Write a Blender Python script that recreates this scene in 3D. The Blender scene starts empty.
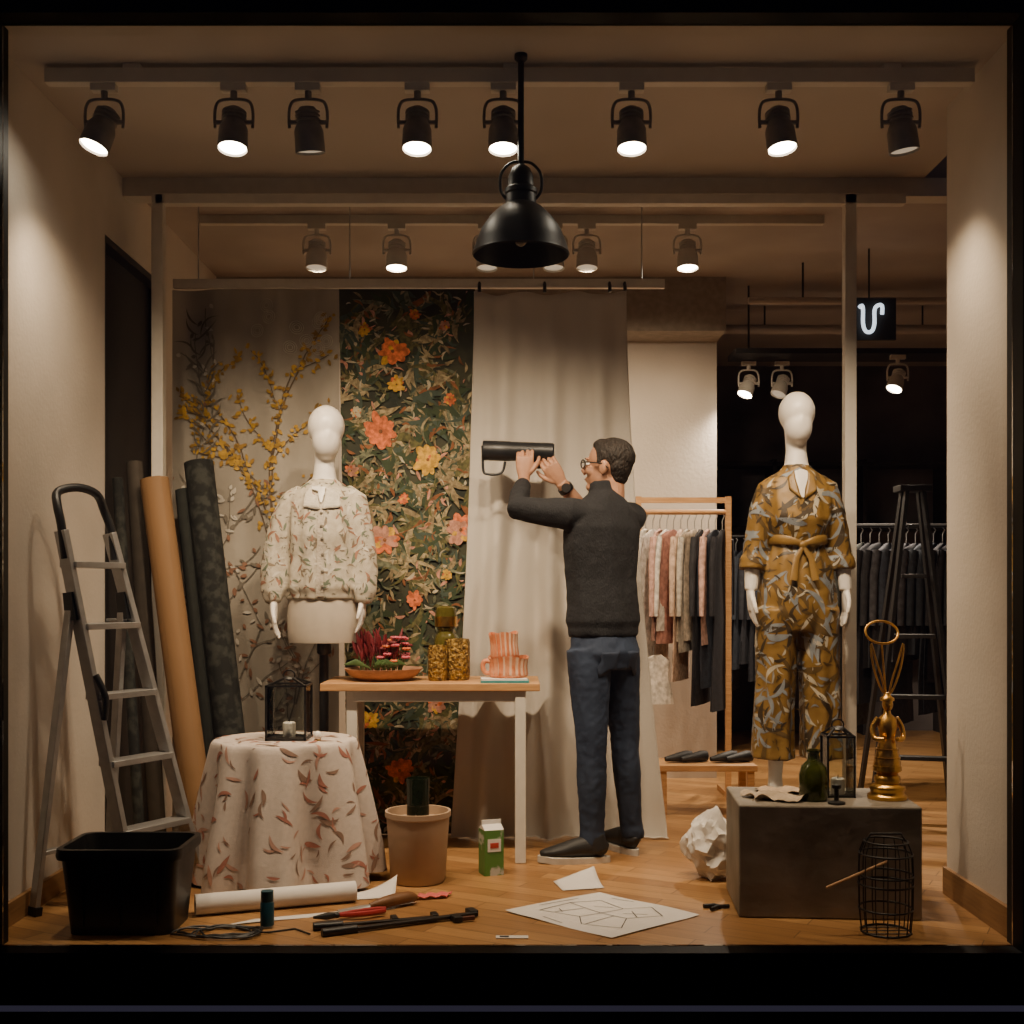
import bpy, bmesh, math, random
from mathutils import Vector, Matrix
from mathutils.bvhtree import BVHTree
V=Vector
pi=math.pi
# ------------------------------------------------------------ materials
def nt(name):
    m=bpy.data.materials.new(name); m.use_nodes=True
    t=m.node_tree; b=t.nodes['Principled BSDF']; return m,t,b
def M(name,c,rough=.6,metal=0.,var=.12,scale=25.,bump=0.,bscale=None,sheen=0.,emis=None,es=0.,trans=0.,c2=None,stretch=None,lo=.35,hi=.65):
    m,t,b=nt(name); N=t.nodes; L=t.links
    b.inputs['Roughness'].default_value=rough; b.inputs['Metallic'].default_value=metal
    tc=N.new('ShaderNodeTexCoord'); mp=N.new('ShaderNodeMapping'); L.new(tc.outputs['Object'],mp.inputs[0])
    if stretch: mp.inputs['Scale'].default_value=stretch
    no=N.new('ShaderNodeTexNoise'); no.inputs['Scale'].default_value=scale; no.inputs['Detail'].default_value=4
    L.new(mp.outputs[0],no.inputs['Vector'])
    r=N.new('ShaderNodeValToRGB'); L.new(no.outputs[0],r.inputs[0])
    if c2 is None:
        c1=[x*(1-var) for x in c]; c3=[min(1,x*(1+var)) for x in c]
    else: c1=c; c3=c2
    r.color_ramp.elements[0].position=lo; r.color_ramp.elements[1].position=hi
    r.color_ramp.elements[0].color=(*c1,1); r.color_ramp.elements[1].color=(*c3,1)
    L.new(r.outputs[0],b.inputs['Base Color'])
    if bump:
        n2=N.new('ShaderNodeTexNoise'); n2.inputs['Scale'].default_value=bscale or scale; n2.inputs['Detail'].default_value=5
        L.new(mp.outputs[0],n2.inputs['Vector'])
        bp=N.new('ShaderNodeBump'); bp.inputs['Strength'].default_value=bump; bp.inputs['Distance'].default_value=.02
        L.new(n2.outputs[0],bp.inputs['Height']); L.new(bp.outputs[0],b.inputs['Normal'])
    if sheen: b.inputs['Sheen Weight'].default_value=sheen
    if emis: b.inputs['Emission Color'].default_value=(*emis,1); b.inputs['Emission Strength'].default_value=es
    if trans: b.inputs['Transmission Weight'].default_value=trans
    return m
def pane_mat(name,tint=(1,1,1),refl=.06):
    m=bpy.data.materials.new(name); m.use_nodes=True; t=m.node_tree; N=t.nodes; L=t.links
    N.remove(N['Principled BSDF']); o=N['Material Output']
    tr=N.new('ShaderNodeBsdfTransparent'); tr.inputs[0].default_value=(*tint,1)
    g=N.new('ShaderNodeBsdfGlossy'); g.inputs['Roughness'].default_value=.03
    f=N.new('ShaderNodeFresnel'); f.inputs[0].default_value=1.45
    mx=N.new('ShaderNodeMixShader'); L.new(f.outputs[0],mx.inputs[0]); L.new(tr.outputs[0],mx.inputs[1]); L.new(g.outputs[0],mx.inputs[2])
    L.new(mx.outputs[0],o.inputs[0]); return m
black=M('black_metal',(.012,.011,.011),.45,var=.2)
blackplastic=M('black_plastic',(.014,.015,.017),.4,var=.2,bump=.05)
frameblack=M('frame_black',(.006,.006,.007),.6,var=.2)
white=M('white_paint',(.60,.56,.49),.5,var=.04)
plaster=M('plaster',(.60,.54,.47),.85,var=.06,scale=3,bump=.08,bscale=60)
ceilm=M('ceiling_paint',(.46,.41,.36),.9,var=.05,scale=2)
darkwall=M('dark_wall',(.022,.018,.016),.8,var=.3,scale=2)
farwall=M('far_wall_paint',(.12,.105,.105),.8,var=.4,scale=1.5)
backceil=M('back_ceiling_paint',(.40,.35,.31),.9,var=.1,scale=2)
greyhouse=M('lamp_grey',(.22,.20,.18),.45,metal=.2,var=.1)
whitehouse=M('lamp_white',(.6,.57,.52),.4,var=.05)
lens_on=M('lens_lit',(1,.9,.75),.3,emis=(1,.88,.68),es=40)
lens_off=M('lens_off',(.3,.28,.25),.1,emis=(1,.8,.55),es=.4)
alu=M('aluminium',(.45,.45,.45),.38,metal=.7,var=.08)
woodt=M('table_wood',(.42,.22,.09),.5,c2=(.55,.31,.13),scale=8,stretch=(1,14,14))
woodb=M('baseboard_wood',(.26,.14,.06),.5,c2=(.34,.19,.08),scale=6,stretch=(14,1,14))
manw=M('mannequin_white',(.78,.74,.68),.35,var=.02)
skin=M('skin',(.42,.22,.135),.5,var=.07,scale=40)
hairm=M('hair',(.016,.011,.008),.65,var=.5,scale=90,bump=.6,bscale=120,stretch=(1,1,.4))
paper=M('paper',(.70,.67,.63),.8,var=.03,scale=10)
ink=M('ink',(.02,.02,.025),.8)
gold=M('gold',(.62,.36,.10),.32,metal=1.,var=.15,bump=.15,bscale=40)
glass=pane_mat('window_glass'); lglass=pane_mat('lantern_glass',(.93,.95,.93))
def cat(pts,k=5,close=False):
    pts=[V(p) for p in pts]; n=len(pts); out=[]
    for i in range(n if close else n-1):
        if close: p0,p1,p2,p3=pts[i-1],pts[i],pts[(i+1)%n],pts[(i+2)%n]
        else: p0,p1,p2,p3=pts[max(i-1,0)],pts[i],pts[i+1],pts[min(i+2,n-1)]
        for j in range(k):
            t=j/k; out.append(.5*((2*p1)+(p2-p0)*t+(2*p0-5*p1+4*p2-p3)*t*t+(3*p1-p0-3*p2+p3)*t**3))
    if not close: out.append(pts[-1])
    return out
# ------------------------------------------------------------ builder
class B:
    def __init__(s,name): s.name=name; s.v=[]; s.f=[]; s.fm=[]; s.mats=[]
    def mi(s,m):
        if m not in s.mats: s.mats.append(m)
        return s.mats.index(m)
    def add(s,vs,fs,m):
        o=len(s.v); s.v+= [V(x) for x in vs]; k=s.mi(m)
        for f in fs: s.f.append([i+o for i in f]); s.fm.append(k)
    def box(s,c,sz,m,rot=0,rx=0,ry=0):
        c=V(c); q=Matrix.Rotation(rot,3,'Z')@Matrix.Rotation(ry,3,'Y')@Matrix.Rotation(rx,3,'X')
        vs=[c+q@V((sx*sz[0]/2,sy*sz[1]/2,sz_*sz[2]/2)) for sx in(-1,1) for sy in(-1,1) for sz_ in(-1,1)]
        s.add(vs,[(0,1,3,2),(4,6,7,5),(0,4,5,1),(2,3,7,6),(0,2,6,4),(1,5,7,3)],m)
    def bx(s,x0,x1,y0,y1,z0,z1,m): s.box(((x0+x1)/2,(y0+y1)/2,(z0+z1)/2),(x1-x0,y1-y0,z1-z0),m)
    def beam(s,p,q,w,h,m,side=None):
        p=V(p);q=V(q);t=(q-p).normalized()
        a=V(side) if side else (t.cross(V((0,0,1))) if abs(t.z)<.9 else V((1,0,0)))
        a=(a-t*a.dot(t)).normalized(); b=t.cross(a)
        vs=[e+a*i*w/2+b*j*h/2 for e in(p,q) for i,j in((-1,-1),(1,-1),(1,1),(-1,1))]
        s.add(vs,[(3,2,1,0),(4,5,6,7)]+[(i,(i+1)%4,4+(i+1)%4,4+i) for i in range(4)],m)
    def tube(s,pts,rad,m,seg=12,side=None,caps=True,close=False,fold=None):
        pts=[V(p) for p in pts]; n=len(pts)
        if not isinstance(rad,(list,)): rad=[rad]*n
        rad=[(r,r) if not isinstance(r,tuple) else r for r in rad]
        vs=[];a=None
        for i in range(n):
            if close: t=(pts[(i+1)%n]-pts[i-1])
            else: t=pts[min(i+1,n-1)]-pts[max(i-1,0)]
            t.normalize()
            if side is not None: a=V(side)
            elif a is None: a=V((0,0,1)) if abs(t.z)<.8 else V((1,0,0))
            a=(a-t*a.dot(t))
            if a.length<1e-5: a=V((0,1,0)).cross(t)
            a.normalize(); b=t.cross(a)
            for k in range(seg):
                th=2*pi*k/seg; g=1
                if fold: g=1+fold[0]*math.sin(fold[1]*th+fold[2]+.35*i)*min(1,i/2)
                vs.append(pts[i]+(a*rad[i][0]*math.cos(th)+b*rad[i][1]*math.sin(th))*g)
        fs=[]
        for i in range(n if close else n-1):
            j=(i+1)%n
            for k in range(seg):
                k2=(k+1)%seg; fs.append((i*seg+k,i*seg+k2,j*seg+k2,j*seg+k))
        if caps and not close: fs+= [tuple(reversed(range(seg))),tuple(range((n-1)*seg,n*seg))]
        s.add(vs,fs,m)
    def lathe(s,prof,c,m,seg=28,axis=None):
        c=V(c); q=Matrix.Identity(3)
        if axis: q=V((0,0,1)).rotation_difference(V(axis).normalized()).to_matrix()
        n=len(prof)
        vs=[c+q@V((r*math.cos(2*pi*k/seg),r*math.sin(2*pi*k/seg),z)) for r,z in prof for k in range(seg)]
        fs=[(i*seg+k,i*seg+(k+1)%seg,(i+1)*seg+(k+1)%seg,(i+1)*seg+k) for i in range(n-1) for k in range(seg)]
        s.add(vs,fs,m)
    def ell(s,c,r,m,q=None,seg=16,rings=10):
        c=V(c); q=q or Matrix.Identity(3); vs=[]
        for i in range(rings+1):
            ph=pi*i/rings
            for k in range(seg):
                th=2*pi*k/seg; vs.append(c+q@V((r[0]*math.sin(ph)*math.cos(th),r[1]*math.sin(ph)*math.sin(th),r[2]*math.cos(ph))))
        fs=[((i+1)*seg+k,(i+1)*seg+(k+1)%seg,i*seg+(k+1)%seg,i*seg+k) for i in range(rings) for k in range(seg)]
        s.add(vs,fs,m)
    def sheet(s,fn,nu,nv,m,wrap=False):
        vs=[fn(i/nu,j/nv) for j in range(nv+1) for i in range(nu+1)]
        s.add(vs,[(j*(nu+1)+i,j*(nu+1)+i+1,(j+1)*(nu+1)+i+1,(j+1)*(nu+1)+i) for j in range(nv) for i in range(nu)],m)
    def poly(s,vs,m): s.add(vs,[tuple(range(len(vs)))],m)
    def finish(s,matrix=None,remesh=None,smooth=3,disp=None,bevel=0,sub=0,thick=0,flat=False,sharp=40,parent=None,weld=True):
        if matrix is not None: s.v=[matrix@v for v in s.v]
        me=bpy.data.meshes.new(s.name)
        xs=[v.x for v in s.v];ys=[v.y for v in s.v];zs=[v.z for v in s.v]
        o=V(((min(xs)+max(xs))/2,(min(ys)+max(ys))/2,min(zs)))
        me.from_pydata([v-o for v in s.v],[],s.f)
        for m in s.mats: me.materials.append(m)
        me.polygons.foreach_set('material_index',s.fm)
        bm=bmesh.new(); bm.from_mesh(me)
        if weld: bmesh.ops.remove_doubles(bm,verts=bm.verts,dist=1e-5)
        bmesh.ops.recalc_face_normals(bm,faces=bm.faces)
        bm.to_mesh(me); bm.free()
        me.polygons.foreach_set('use_smooth',[not flat]*len(me.polygons))
        if not flat and not remesh: me.set_sharp_from_angle(angle=math.radians(sharp))
        ob=bpy.data.objects.new(s.name,me); bpy.context.scene.collection.objects.link(ob); ob.location=o
        if remesh:
            k=ob.modifiers.new('r','REMESH'); k.mode='VOXEL'; k.voxel_size=remesh; k.use_smooth_shade=True
            k=ob.modifiers.new('s','SMOOTH'); k.iterations=smooth; k.factor=.6
        if bevel:
            k=ob.modifiers.new('b','BEVEL'); k.width=bevel; k.segments=2; k.limit_method='ANGLE'
        if sub:
            k=ob.modifiers.new('ss','SUBSURF'); k.levels=sub; k.render_levels=sub
        if disp:
            tx=bpy.data.textures.new(s.name+'_tx','CLOUDS'); tx.noise_scale=disp[1]; tx.noise_depth=1
            k=ob.modifiers.new('d','DISPLACE'); k.texture=tx; k.strength=disp[0]; k.mid_level=.5
        if thick:
            k=ob.modifiers.new('t','SOLIDIFY'); k.thickness=thick
        return ob
def group(name,objs,loc):
    e=bpy.data.objects.new(name,None); bpy.context.scene.collection.objects.link(e); e.location=loc; e.empty_display_size=.1
    for o in objs:
        o.parent=e; o.location=o.location-V(loc)
    return e
def attach(child,parent):
    child.location=child.location-parent.location; child.parent=parent
def evalmesh(ob):
    bpy.context.view_layer.update(); d=bpy.context.evaluated_depsgraph_get(); ev=ob.evaluated_get(d); me=ev.to_mesh()
    mw=ob.matrix_world; vs=[mw@v.co for v in me.vertices]; ps=[tuple(p.vertices) for p in me.polygons]
    ar=[p.area for p in me.polygons]; ev.to_mesh_clear(); return vs,ps,ar,BVHTree.FromPolygons(vs,ps)
def leafgrid(L,W,curve=0,seg=7):
    g=[]
    for i in range(seg+1):
        t=i/seg; w=W*math.sin(pi*min(1,t*.98+.01))**.8*(1-.35*t); x=L*(t-.5); y=curve*L*((t-.5)**2)*2
        g.append([(x,y-w),(x,y),(x,y+w)])
    return g
def scatter(ob,name,n,mats,L,ratio=.25,off=.002,seed=1,out_from=None,zr=None,ang=None,spread=.5):
    rr=random.Random(seed); vs,ps,ar,bvh=evalmesh(ob); b=B(name)
    idx=rr.choices(range(len(ps)),weights=ar,k=n)
    for i in idx:
        p=[vs[k] for k in ps[i]]; c=sum(p,V())/len(p)
        if zr and not(zr[0]<c.z<zr[1]): continue
        loc,nor,_,_=bvh.find_nearest(c)
        if out_from and nor.dot(c-V(out_from))<0: nor=-nor
        ref=V((0,0,1)) if abs(nor.z)<.9 else V((0,1,0))
        t0=nor.cross(ref).normalized(); b0=nor.cross(t0)
        a=rr.uniform(0,2*pi) if ang is None else rr.gauss(ang,spread); t=t0*math.cos(a)+b0*math.sin(a); s=nor.cross(t)
        l=rr.uniform(*L); g=leafgrid(l,l*ratio*rr.uniform(.6,1.2)/1.0,rr.uniform(-.5,.5),max(6,int(l/.008))); o=off*rr.uniform(.7,1.4)
        out=[]
        for row in g:
            for (x,y) in row:
                q=c+t*x+s*y; h=bvh.find_nearest(q); nn=h[1]
                if nn.dot(nor)<0: nn=-nn
                out.append(h[0]+nn*o)
        fs=[]
        for r in range(len(g)-1):
            for k in range(2): fs.append((r*3+k,r*3+k+1,(r+1)*3+k+1,(r+1)*3+k))
        b.add(out,fs,rr.choice(mats))
    o=b.finish(weld=False); attach(o,ob); return o
def snap_patch(ob,name,quads,m,off=.004,n=6,thick=0):
    vs,ps,ar,bvh=evalmesh(ob); b=B(name)
    for (p0,p1,p2,p3) in quads:
        p0,p1,p2,p3=map(V,(p0,p1,p2,p3))
        def fn(u,v):
            q=(p0*(1-u)+p1*u)*(1-v)+(p3*(1-u)+p2*u)*v
            h=bvh.find_nearest(q); return h[0]+h[1]*off
        b.sheet(fn,n,n,m)
    o=b.finish(thick=thick); attach(o,ob); return o
def fflat(b,x,z,y,ang,L,W,m,curve=0):
    g=leafgrid(L,W,curve,6); ca,sa=math.cos(ang),math.sin(ang); out=[]
    for row in g:
        for (a,c) in row:
            a2=a+L/2; out.append(V((x+a2*ca-c*sa,y,z+a2*sa+c*ca)))
    b.add(out,[(r*3+k,r*3+k+1,(r+1)*3+k+1,(r+1)*3+k) for r in range(6) for k in range(2)],m)
def hand(b,w,d,n,s,m,k=1.,curl=.5,base=.03,spread=.0,thumb=1.):
    w=V(w);d=V(d).normalized();n=V(n);n=(n-d*n.dot(d)).normalized();s=V(s);s=(s-d*s.dot(d)-n*s.dot(n)).normalized()
    b.tube([w-d*base*k,w,w+d*.03*k,w+d*.065*k,w+d*.09*k],[(.027*k,.021*k),(.026*k,.018*k),(.036*k,.017*k),(.041*k,.015*k),(.036*k,.012*k)],m,12,side=s)
    for i,(o,l) in enumerate([(.031,.072),(.0105,.081),(-.0105,.076),(-.030,.06)]):
        p=w+d*.08*k+s*o*k; pts=[p-d*.02*k,p]; dd=d.copy(); a=0
        for j,fr in enumerate((.45,.32,.26)):
            a+=curl*(.7+.12*i)* (1 if j else .8); dd=d*math.cos(a)+n*math.sin(a)+s*spread*o*8
            p=p+dd*l*fr*k; pts.append(p)
        b.tube(pts,[.009*k,.0092*k,.0086*k,.008*k,.006*k],m,8)
    p=w+d*.02*k+s*.024*k; pts=[p]
    for j,(l,q) in enumerate([(.04,(.75,.6,.1)),(.032,(.85,.35,.4*thumb)),(.025,(.85,.1,.6*thumb))]):
        p=p+(d*q[0]+s*q[1]+n*q[2]*curl*1.5).normalized()*l*k; pts.append(p)
    b.tube(pts,[.013*k,.0115*k,.0095*k,.007*k],m,8)
# ------------------------------------------------------------ camera
cd=bpy.data.cameras.new('camera'); cam=bpy.data.objects.new('camera',cd); bpy.context.scene.collection.objects.link(cam)
cam.location=(0,0,1.13); cam.rotation_euler=(pi/2,0,0); cd.sensor_width=36; cd.lens=36*1200/1024; cd.shift_y=78/1024
bpy.context.scene.camera=cam
w=bpy.data.worlds.new('night'); bpy.context.scene.world=w; w.use_nodes=True
w.node_tree.nodes['Background'].inputs[0].default_value=(.42,.38,.62,1); w.node_tree.nodes['Background'].inputs[1].default_value=.05
# ------------------------------------------------------------ room
def simple_box(name,c,sz,m,bevel=0,rot=0):
    b=B(name); b.box(c,sz,m,rot); return b.finish(flat=True,bevel=bevel)
fm,t,bs=nt('oak_floor'); N=t.nodes;L=t.links
tc=N.new('ShaderNodeTexCoord'); mp=N.new('ShaderNodeMapping'); mp.inputs['Rotation'].default_value=(0,0,math.radians(28)); L.new(tc.outputs['Object'],mp.inputs[0])
br=N.new('ShaderNodeTexBrick'); br.inputs['Scale'].default_value=1; br.inputs['Brick Width'].default_value=.55; br.inputs['Row Height'].default_value=.085
br.inputs['Mortar Size'].default_value=.0018; br.inputs['Color1'].default_value=(.31,.155,.055,1); br.inputs['Color2'].default_value=(.46,.25,.095,1); br.inputs['Mortar'].default_value=(.11,.05,.02,1)
L.new(mp.outputs[0],br.inputs[0]); m2=N.new('ShaderNodeMapping'); m2.inputs['Scale'].default_value=(2,30,1); L.new(mp.outputs[0],m2.inputs[0])
no=N.new('ShaderNodeTexNoise'); no.inputs['Scale'].default_value=3; no.inputs['Detail'].default_value=6; L.new(m2.outputs[0],no.inputs[0])
mx=N.new('ShaderNodeMix'); mx.data_type='RGBA'; mx.blend_type='MULTIPLY'; mx.inputs[0].default_value=.55
L.new(br.outputs[0],mx.inputs[6]); L.new(no.outputs[0],mx.inputs[7])
hs=N.new('ShaderNodeHueSaturation'); hs.inputs['Value'].default_value=1.25; L.new(mx.outputs[2],hs.inputs['Color']); L.new(hs.outputs[0],bs.inputs['Base Color']); bs.inputs['Roughness'].default_value=.35
simple_box('floor',(.9,6.8,-.05),(5.6,5.95,.1),fm)
simple_box('ceiling',(0,4.54,2.98),(3.6,1.42,.1),ceilm)
b=B('ceiling_back'); b.bx(-1.9,3.7,5.25,10,2.93,3.03,backceil); b.finish(flat=True)
simple_box('ceiling_beam',(.9,5.29,2.89),(5.2,.1,.08),white)
b=B('wall_left'); b.bx(-1.82,-1.70,3.86,5.01,0,2.93,plaster); b.bx(-1.82,-1.70,5.01,5.85,2.62,2.93,plaster); b.bx(-1.82,-1.70,5.85,9.65,0,2.93,plaster); b.finish(flat=True)
b=B('door_1'); b.bx(-1.80,-1.76,5.01,5.85,0,2.62,darkwall); b.bx(-1.76,-1.705,5.01,5.04,0,2.62,black); b.bx(-1.76,-1.705,5.82,5.85,0,2.62,black); b.bx(-1.76,-1.705,5.04,5.82,2.59,2.62,black); b.tube([(-1.76,5.1,1.0),(-1.72,5.1,1.0),(-1.72,5.2,1.0)],.009,alu); b.finish(flat=True)
simple_box('wall_right',(1.72,4.165,1.465),(.2,.61,2.93),plaster)
simple_box('baseboard_left',(-1.692,4.435,.04),(.016,1.15,.08),woodb)
simple_box('baseboard_right',(1.612,4.165,.05),(.016,.61,.10),woodb)
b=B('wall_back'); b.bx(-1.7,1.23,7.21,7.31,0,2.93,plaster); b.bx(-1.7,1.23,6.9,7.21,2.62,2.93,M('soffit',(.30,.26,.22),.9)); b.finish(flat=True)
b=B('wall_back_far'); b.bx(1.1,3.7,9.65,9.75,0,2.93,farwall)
for z in(.6,1.1,1.6,2.1): b.bx(1.35,3.4,9.35,9.65,z,z+.03,darkwall)
for x in(1.35,2.05,2.75,3.4): b.bx(x-.015,x+.015,9.35,9.65,0,2.15,darkwall)
b.finish(flat=True)
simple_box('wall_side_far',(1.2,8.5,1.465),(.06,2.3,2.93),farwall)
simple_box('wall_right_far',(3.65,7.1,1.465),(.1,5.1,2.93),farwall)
simple_box('wall_return_right',(2.7,4.5,1.465),(1.75,.08,2.93),darkwall)
# shopfront
b=B('window_1')
b.bx(-2.8,-1.62,3.74,3.86,-.165,3.6,frameblack); b.bx(1.592,2.8,3.74,3.86,-.165,3.6,frameblack)
b.bx(-1.62,1.592,3.74,3.86,2.93,3.6,frameblack); b.bx(-1.62,1.592,3.74,3.815,-.165,-.002,frameblack)
b.bx(-2.8,2.8,3.72,3.74,-.14,-.06,frameblack); b.bx(-1.62,1.592,3.815,3.822,0,2.93,glass); b.finish(flat=True)
pv,t,bs=nt('paving'); N=t.nodes;L=t.links; tc=N.new('ShaderNodeTexCoord'); br=N.new('ShaderNodeTexBrick'); br.inputs['Scale'].default_value=1; br.inputs['Brick Width'].default_value=.3; br.inputs['Row Height'].default_value=.15; br.inputs['Mortar Size'].default_value=.005
br.inputs['Color1'].default_value=(.035,.033,.031,1); br.inputs['Color2'].default_value=(.022,.021,.020,1); br.inputs['Mortar'].default_value=(.004,.004,.004,1); L.new(tc.outputs['Object'],br.inputs[0]); L.new(br.outputs[0],bs.inputs[0])
simple_box('pavement',(0,1.2,-.22),(9,5,.1),pv)
b=B('partition_frame')
b.box((-1.531,5.2,1.42),(.05,.05,2.84),white); b.box((1.462,5.2,1.42),(.05,.05,2.84),white); b.box((.08,5.2,2.82),(3.24,.05,.045),white)
b.finish(flat=True,bevel=.003)
# ------------------------------------------------------------ lamps
def spotlight(name,x,y,ztop,aim,lit,house,r=.05,Ln=.15,drop=.13):
    b=B(name); aim=V(aim).normalized(); p=V((x,y,ztop-drop))
    b.box((x,y,ztop-.012),(.085,.035,.024),white); b.tube([(x,y,ztop-.02),(x,y,ztop-.05)],.012,house)
    pts=[(x-(r+.014),y,p.z-.02),(x-(r+.016),y,p.z+.02),(x-(r+.012),y,p.z+drop-.075),(x-(r-.004),y,p.z+drop-.055),(x,y,p.z+drop-.05),(x+(r-.004),y,p.z+drop-.055),(x+(r+.012),y,p.z+drop-.075),(x+(r+.016),y,p.z+.02),(x+(r+.014),y,p.z-.02)]
    b.tube(cat(pts,4),.0055,house,8)
    b.tube([p-V((r+.018,0,0)),p+V((r+.018,0,0))],.008,house,8)
    top=p-aim*.05
    prof=[(0,0),(r*.5,0),(r*.7,.012),(r*.74,.05),(r*.9,.065),(r,.08),(r*1.04,Ln),(r*.98,Ln),(r*.9,Ln-.012)]
    b.lathe(prof,top,house,24,axis=aim)
    for k in range(3): b.lathe([(r*.72,.012+k*.013),(r*.85,.014+k*.013),(r*.85,.019+k*.013),(r*.72,.021+k*.013)],top,house,24,axis=aim)
    b.lathe([(0,Ln-.006),(r*.95,Ln-.008)],top,lens_on if lit else lens_off,24,axis=aim)
    o=b.finish(sharp=35); return o,top+aim*(Ln+.012)
def light(parent,pos,target,W,size=1.9,col=(1,.76,.50),rad=.04,blend=.9):
    ld=bpy.data.lights.new('bulb_light','SPOT'); ld.energy=W; ld.color=col; ld.spot_size=size; ld.spot_blend=blend; ld.shadow_soft_size=rad
    o=bpy.data.objects.new('bulb_light',ld); bpy.context.scene.collection.objects.link(o)
    o.rotation_euler=(V(target)-V(pos)).to_track_quat('-Z','Y').to_euler(); o.location=V(pos)-parent.location; o.parent=parent
b=B('lighting_track'); b.box((-.008,4.12,2.89),(3.18,.045,.05),white)
for x in(-1.3,0,1.3): b.box((x,4.12,2.92),(.06,.05,.02),white)
b.finish(flat=True,bevel=.003)
specs=[(-1.40,(-.32,-.22,-1),1,(-1.35,4.8,.9),48,2.0),(-.955,(.0,-.2,-1),1,(-.82,5.1,1.05),112,1.45),(-.70,(.05,.2,-1),0,(-.8,5.0,.9),34,2.0),(-.325,(0,-.18,-1),1,(-.4,5.3,.9),88,1.7),
 (-.03,(0,-.16,-1),1,(.15,5.0,.5),80,1.9),(.41,(0,-.18,-1),1,(.45,5.0,.4),80,1.9),(.915,(.1,-.18,-1),1,(1.15,5.05,1.05),115,1.45),(1.335,(.14,.05,-1),0,(1.3,4.7,.5),42,2.0)]
for x,aim,lit,tg,W,sz in specs:
    o,p=spotlight('track_spotlight',x,4.12,2.865,aim,lit,greyhouse)
    light(o,p,tg,W,sz)
b=B('lighting_track'); b.box((0,5.78,2.91),(3,.035,.04),white); b.finish(flat=True)
for i,(px,W) in enumerate([(-.94,60),(-.555,70),(.36,75),(.845,110),(-.12,0),(.2,0)]):
    o,p=spotlight('track_spotlight',px,5.78,2.89,(0,-.12,-1),i in(1,3),whitehouse,r=.050,Ln=.14,drop=.125)
    if W: light(o,p,(px*.9+.1,7.0,1.2),W,size=1.9)
for x,y,W in[(1.42,7.2,160),(1.62,7.2,0),(2.25,7.0,180)]:
    o,p=spotlight('track_spotlight',x,y,2.5,(-.4,-.3,-1),W>0,whitehouse,r=.045,Ln=.13)
    if W: light(o,p,(x+.2,y-.1,.6),W,size=2.6,col=(1,.82,.62))
b=B('lighting_track'); b.box((2.0,7.1,2.52),(1.4,.26,.03),black)
for x in(1.4,2.0,2.6): b.tube([(x,7.1,2.52),(x,7.1,2.93)],.006,black,6)
b.finish(flat=True)
# pendant
b=B('pendant_lamp'); pc=(.03,4.035,0); zf=lambda z:2.565-(2.55-z)*.89
prof=[(.160,2.2),(.164,2.206),(.160,2.215),(.151,2.25),(.133,2.30),(.105,2.345),(.072,2.38),(.052,2.395),(.05,2.43),(.055,2.435),(.055,2.45),(.045,2.46),(.042,2.50),(.03,2.53),(.012,2.545),(.0,2.55)]
b.lathe([(r,zf(z)) for r,z in prof],pc,black,40); b.lathe([(r,zf(z)) for r,z in [(.158,2.2),(.146,2.25),(.127,2.297),(.10,2.34),(.06,2.38),(0,2.385)]],pc,black,40)
b.tube([(.03,4.035,2.55),(.03,4.035,2.925)],.0105,black,12); b.lathe([(0,2.93),(.022,2.93),(.022,2.915),(.012,2.905)],pc,black)
for sx in(-1,1): b.tube(cat([(.03+sx*.05,4.035,2.445),(.03+sx*.068,4.035,2.475),(.03+sx*.066,4.035,2.53),(.03+sx*.035,4.035,2.565),(.03,4.035,2.57)],4),.005,black,8)
b.ell((.03,4.035,2.33),(.03,.03,.045),M('bulb_glass',(.1,.09,.07),.2)); b.finish()
# ------------------------------------------------------------ hanging rail and panels
YP=5.55
b=B('hanging_rail'); b.box((-.43,YP,2.545),(2.27,.03,.04),white)
for x in(-1.45,-.75,.1,.6): b.tube([(x,YP,2.56),(x,YP,2.93)],.003,alu,6)
for x in(-.15,.15,.45,.52): b.tube([(x,YP-.03,2.50),(x,YP-.03,2.525),(x,YP,2.56)],.008,black,6)
b.finish(flat=True)
gbase=M('wallpaper_dark',(.016,.022,.014),.75,c2=(.055,.055,.028),scale=6)
lm=[M('leaf_olive',(.095,.090,.030),.8,scale=60,var=.4),M('leaf_sage',(.13,.14,.085),.8,scale=60,var=.4),M('leaf_tan',(.22,.17,.09),.8,scale=60,var=.4),M('leaf_green',(.033,.052,.022),.8),M('leaf_rust',(.20,.075,.025),.8,var=.4),M('leaf_sand',(.31,.25,.14),.8,scale=60,var=.4),M('leaf_teal',(.05,.075,.055),.8)]
fmats={'c':M('petal_coral',(.60,.15,.05),.8,var=.4,scale=50),'y':M('petal_yellow',(.58,.33,.04),.8,var=.35,scale=50),'p':M('petal_pink',(.46,.22,.15),.8,var=.3,scale=50),'w':M('petal_cream',(.42,.37,.26),.8,var=.3)}
def lerp(a,b_,t): return a+(b_-a)*t
b=B('floral_wallpaper_panel')
def edgeB(z): t=1-z/2.53; return lerp(-.80,-.76,t),lerp(-.171,-.245,t)
b.sheet(lambda u,v:V((lerp(*edgeB(2.52*(1-v)),u),YP+.0+.006*math.sin(u*9)*v,2.52*(1-v)+.002)),8,24,gbase)
def clampx(x,z,m=0):
    e=edgeB(z); return max(e[0]+m,min(e[1]-m,x))
rr=random.Random(3)
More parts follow.
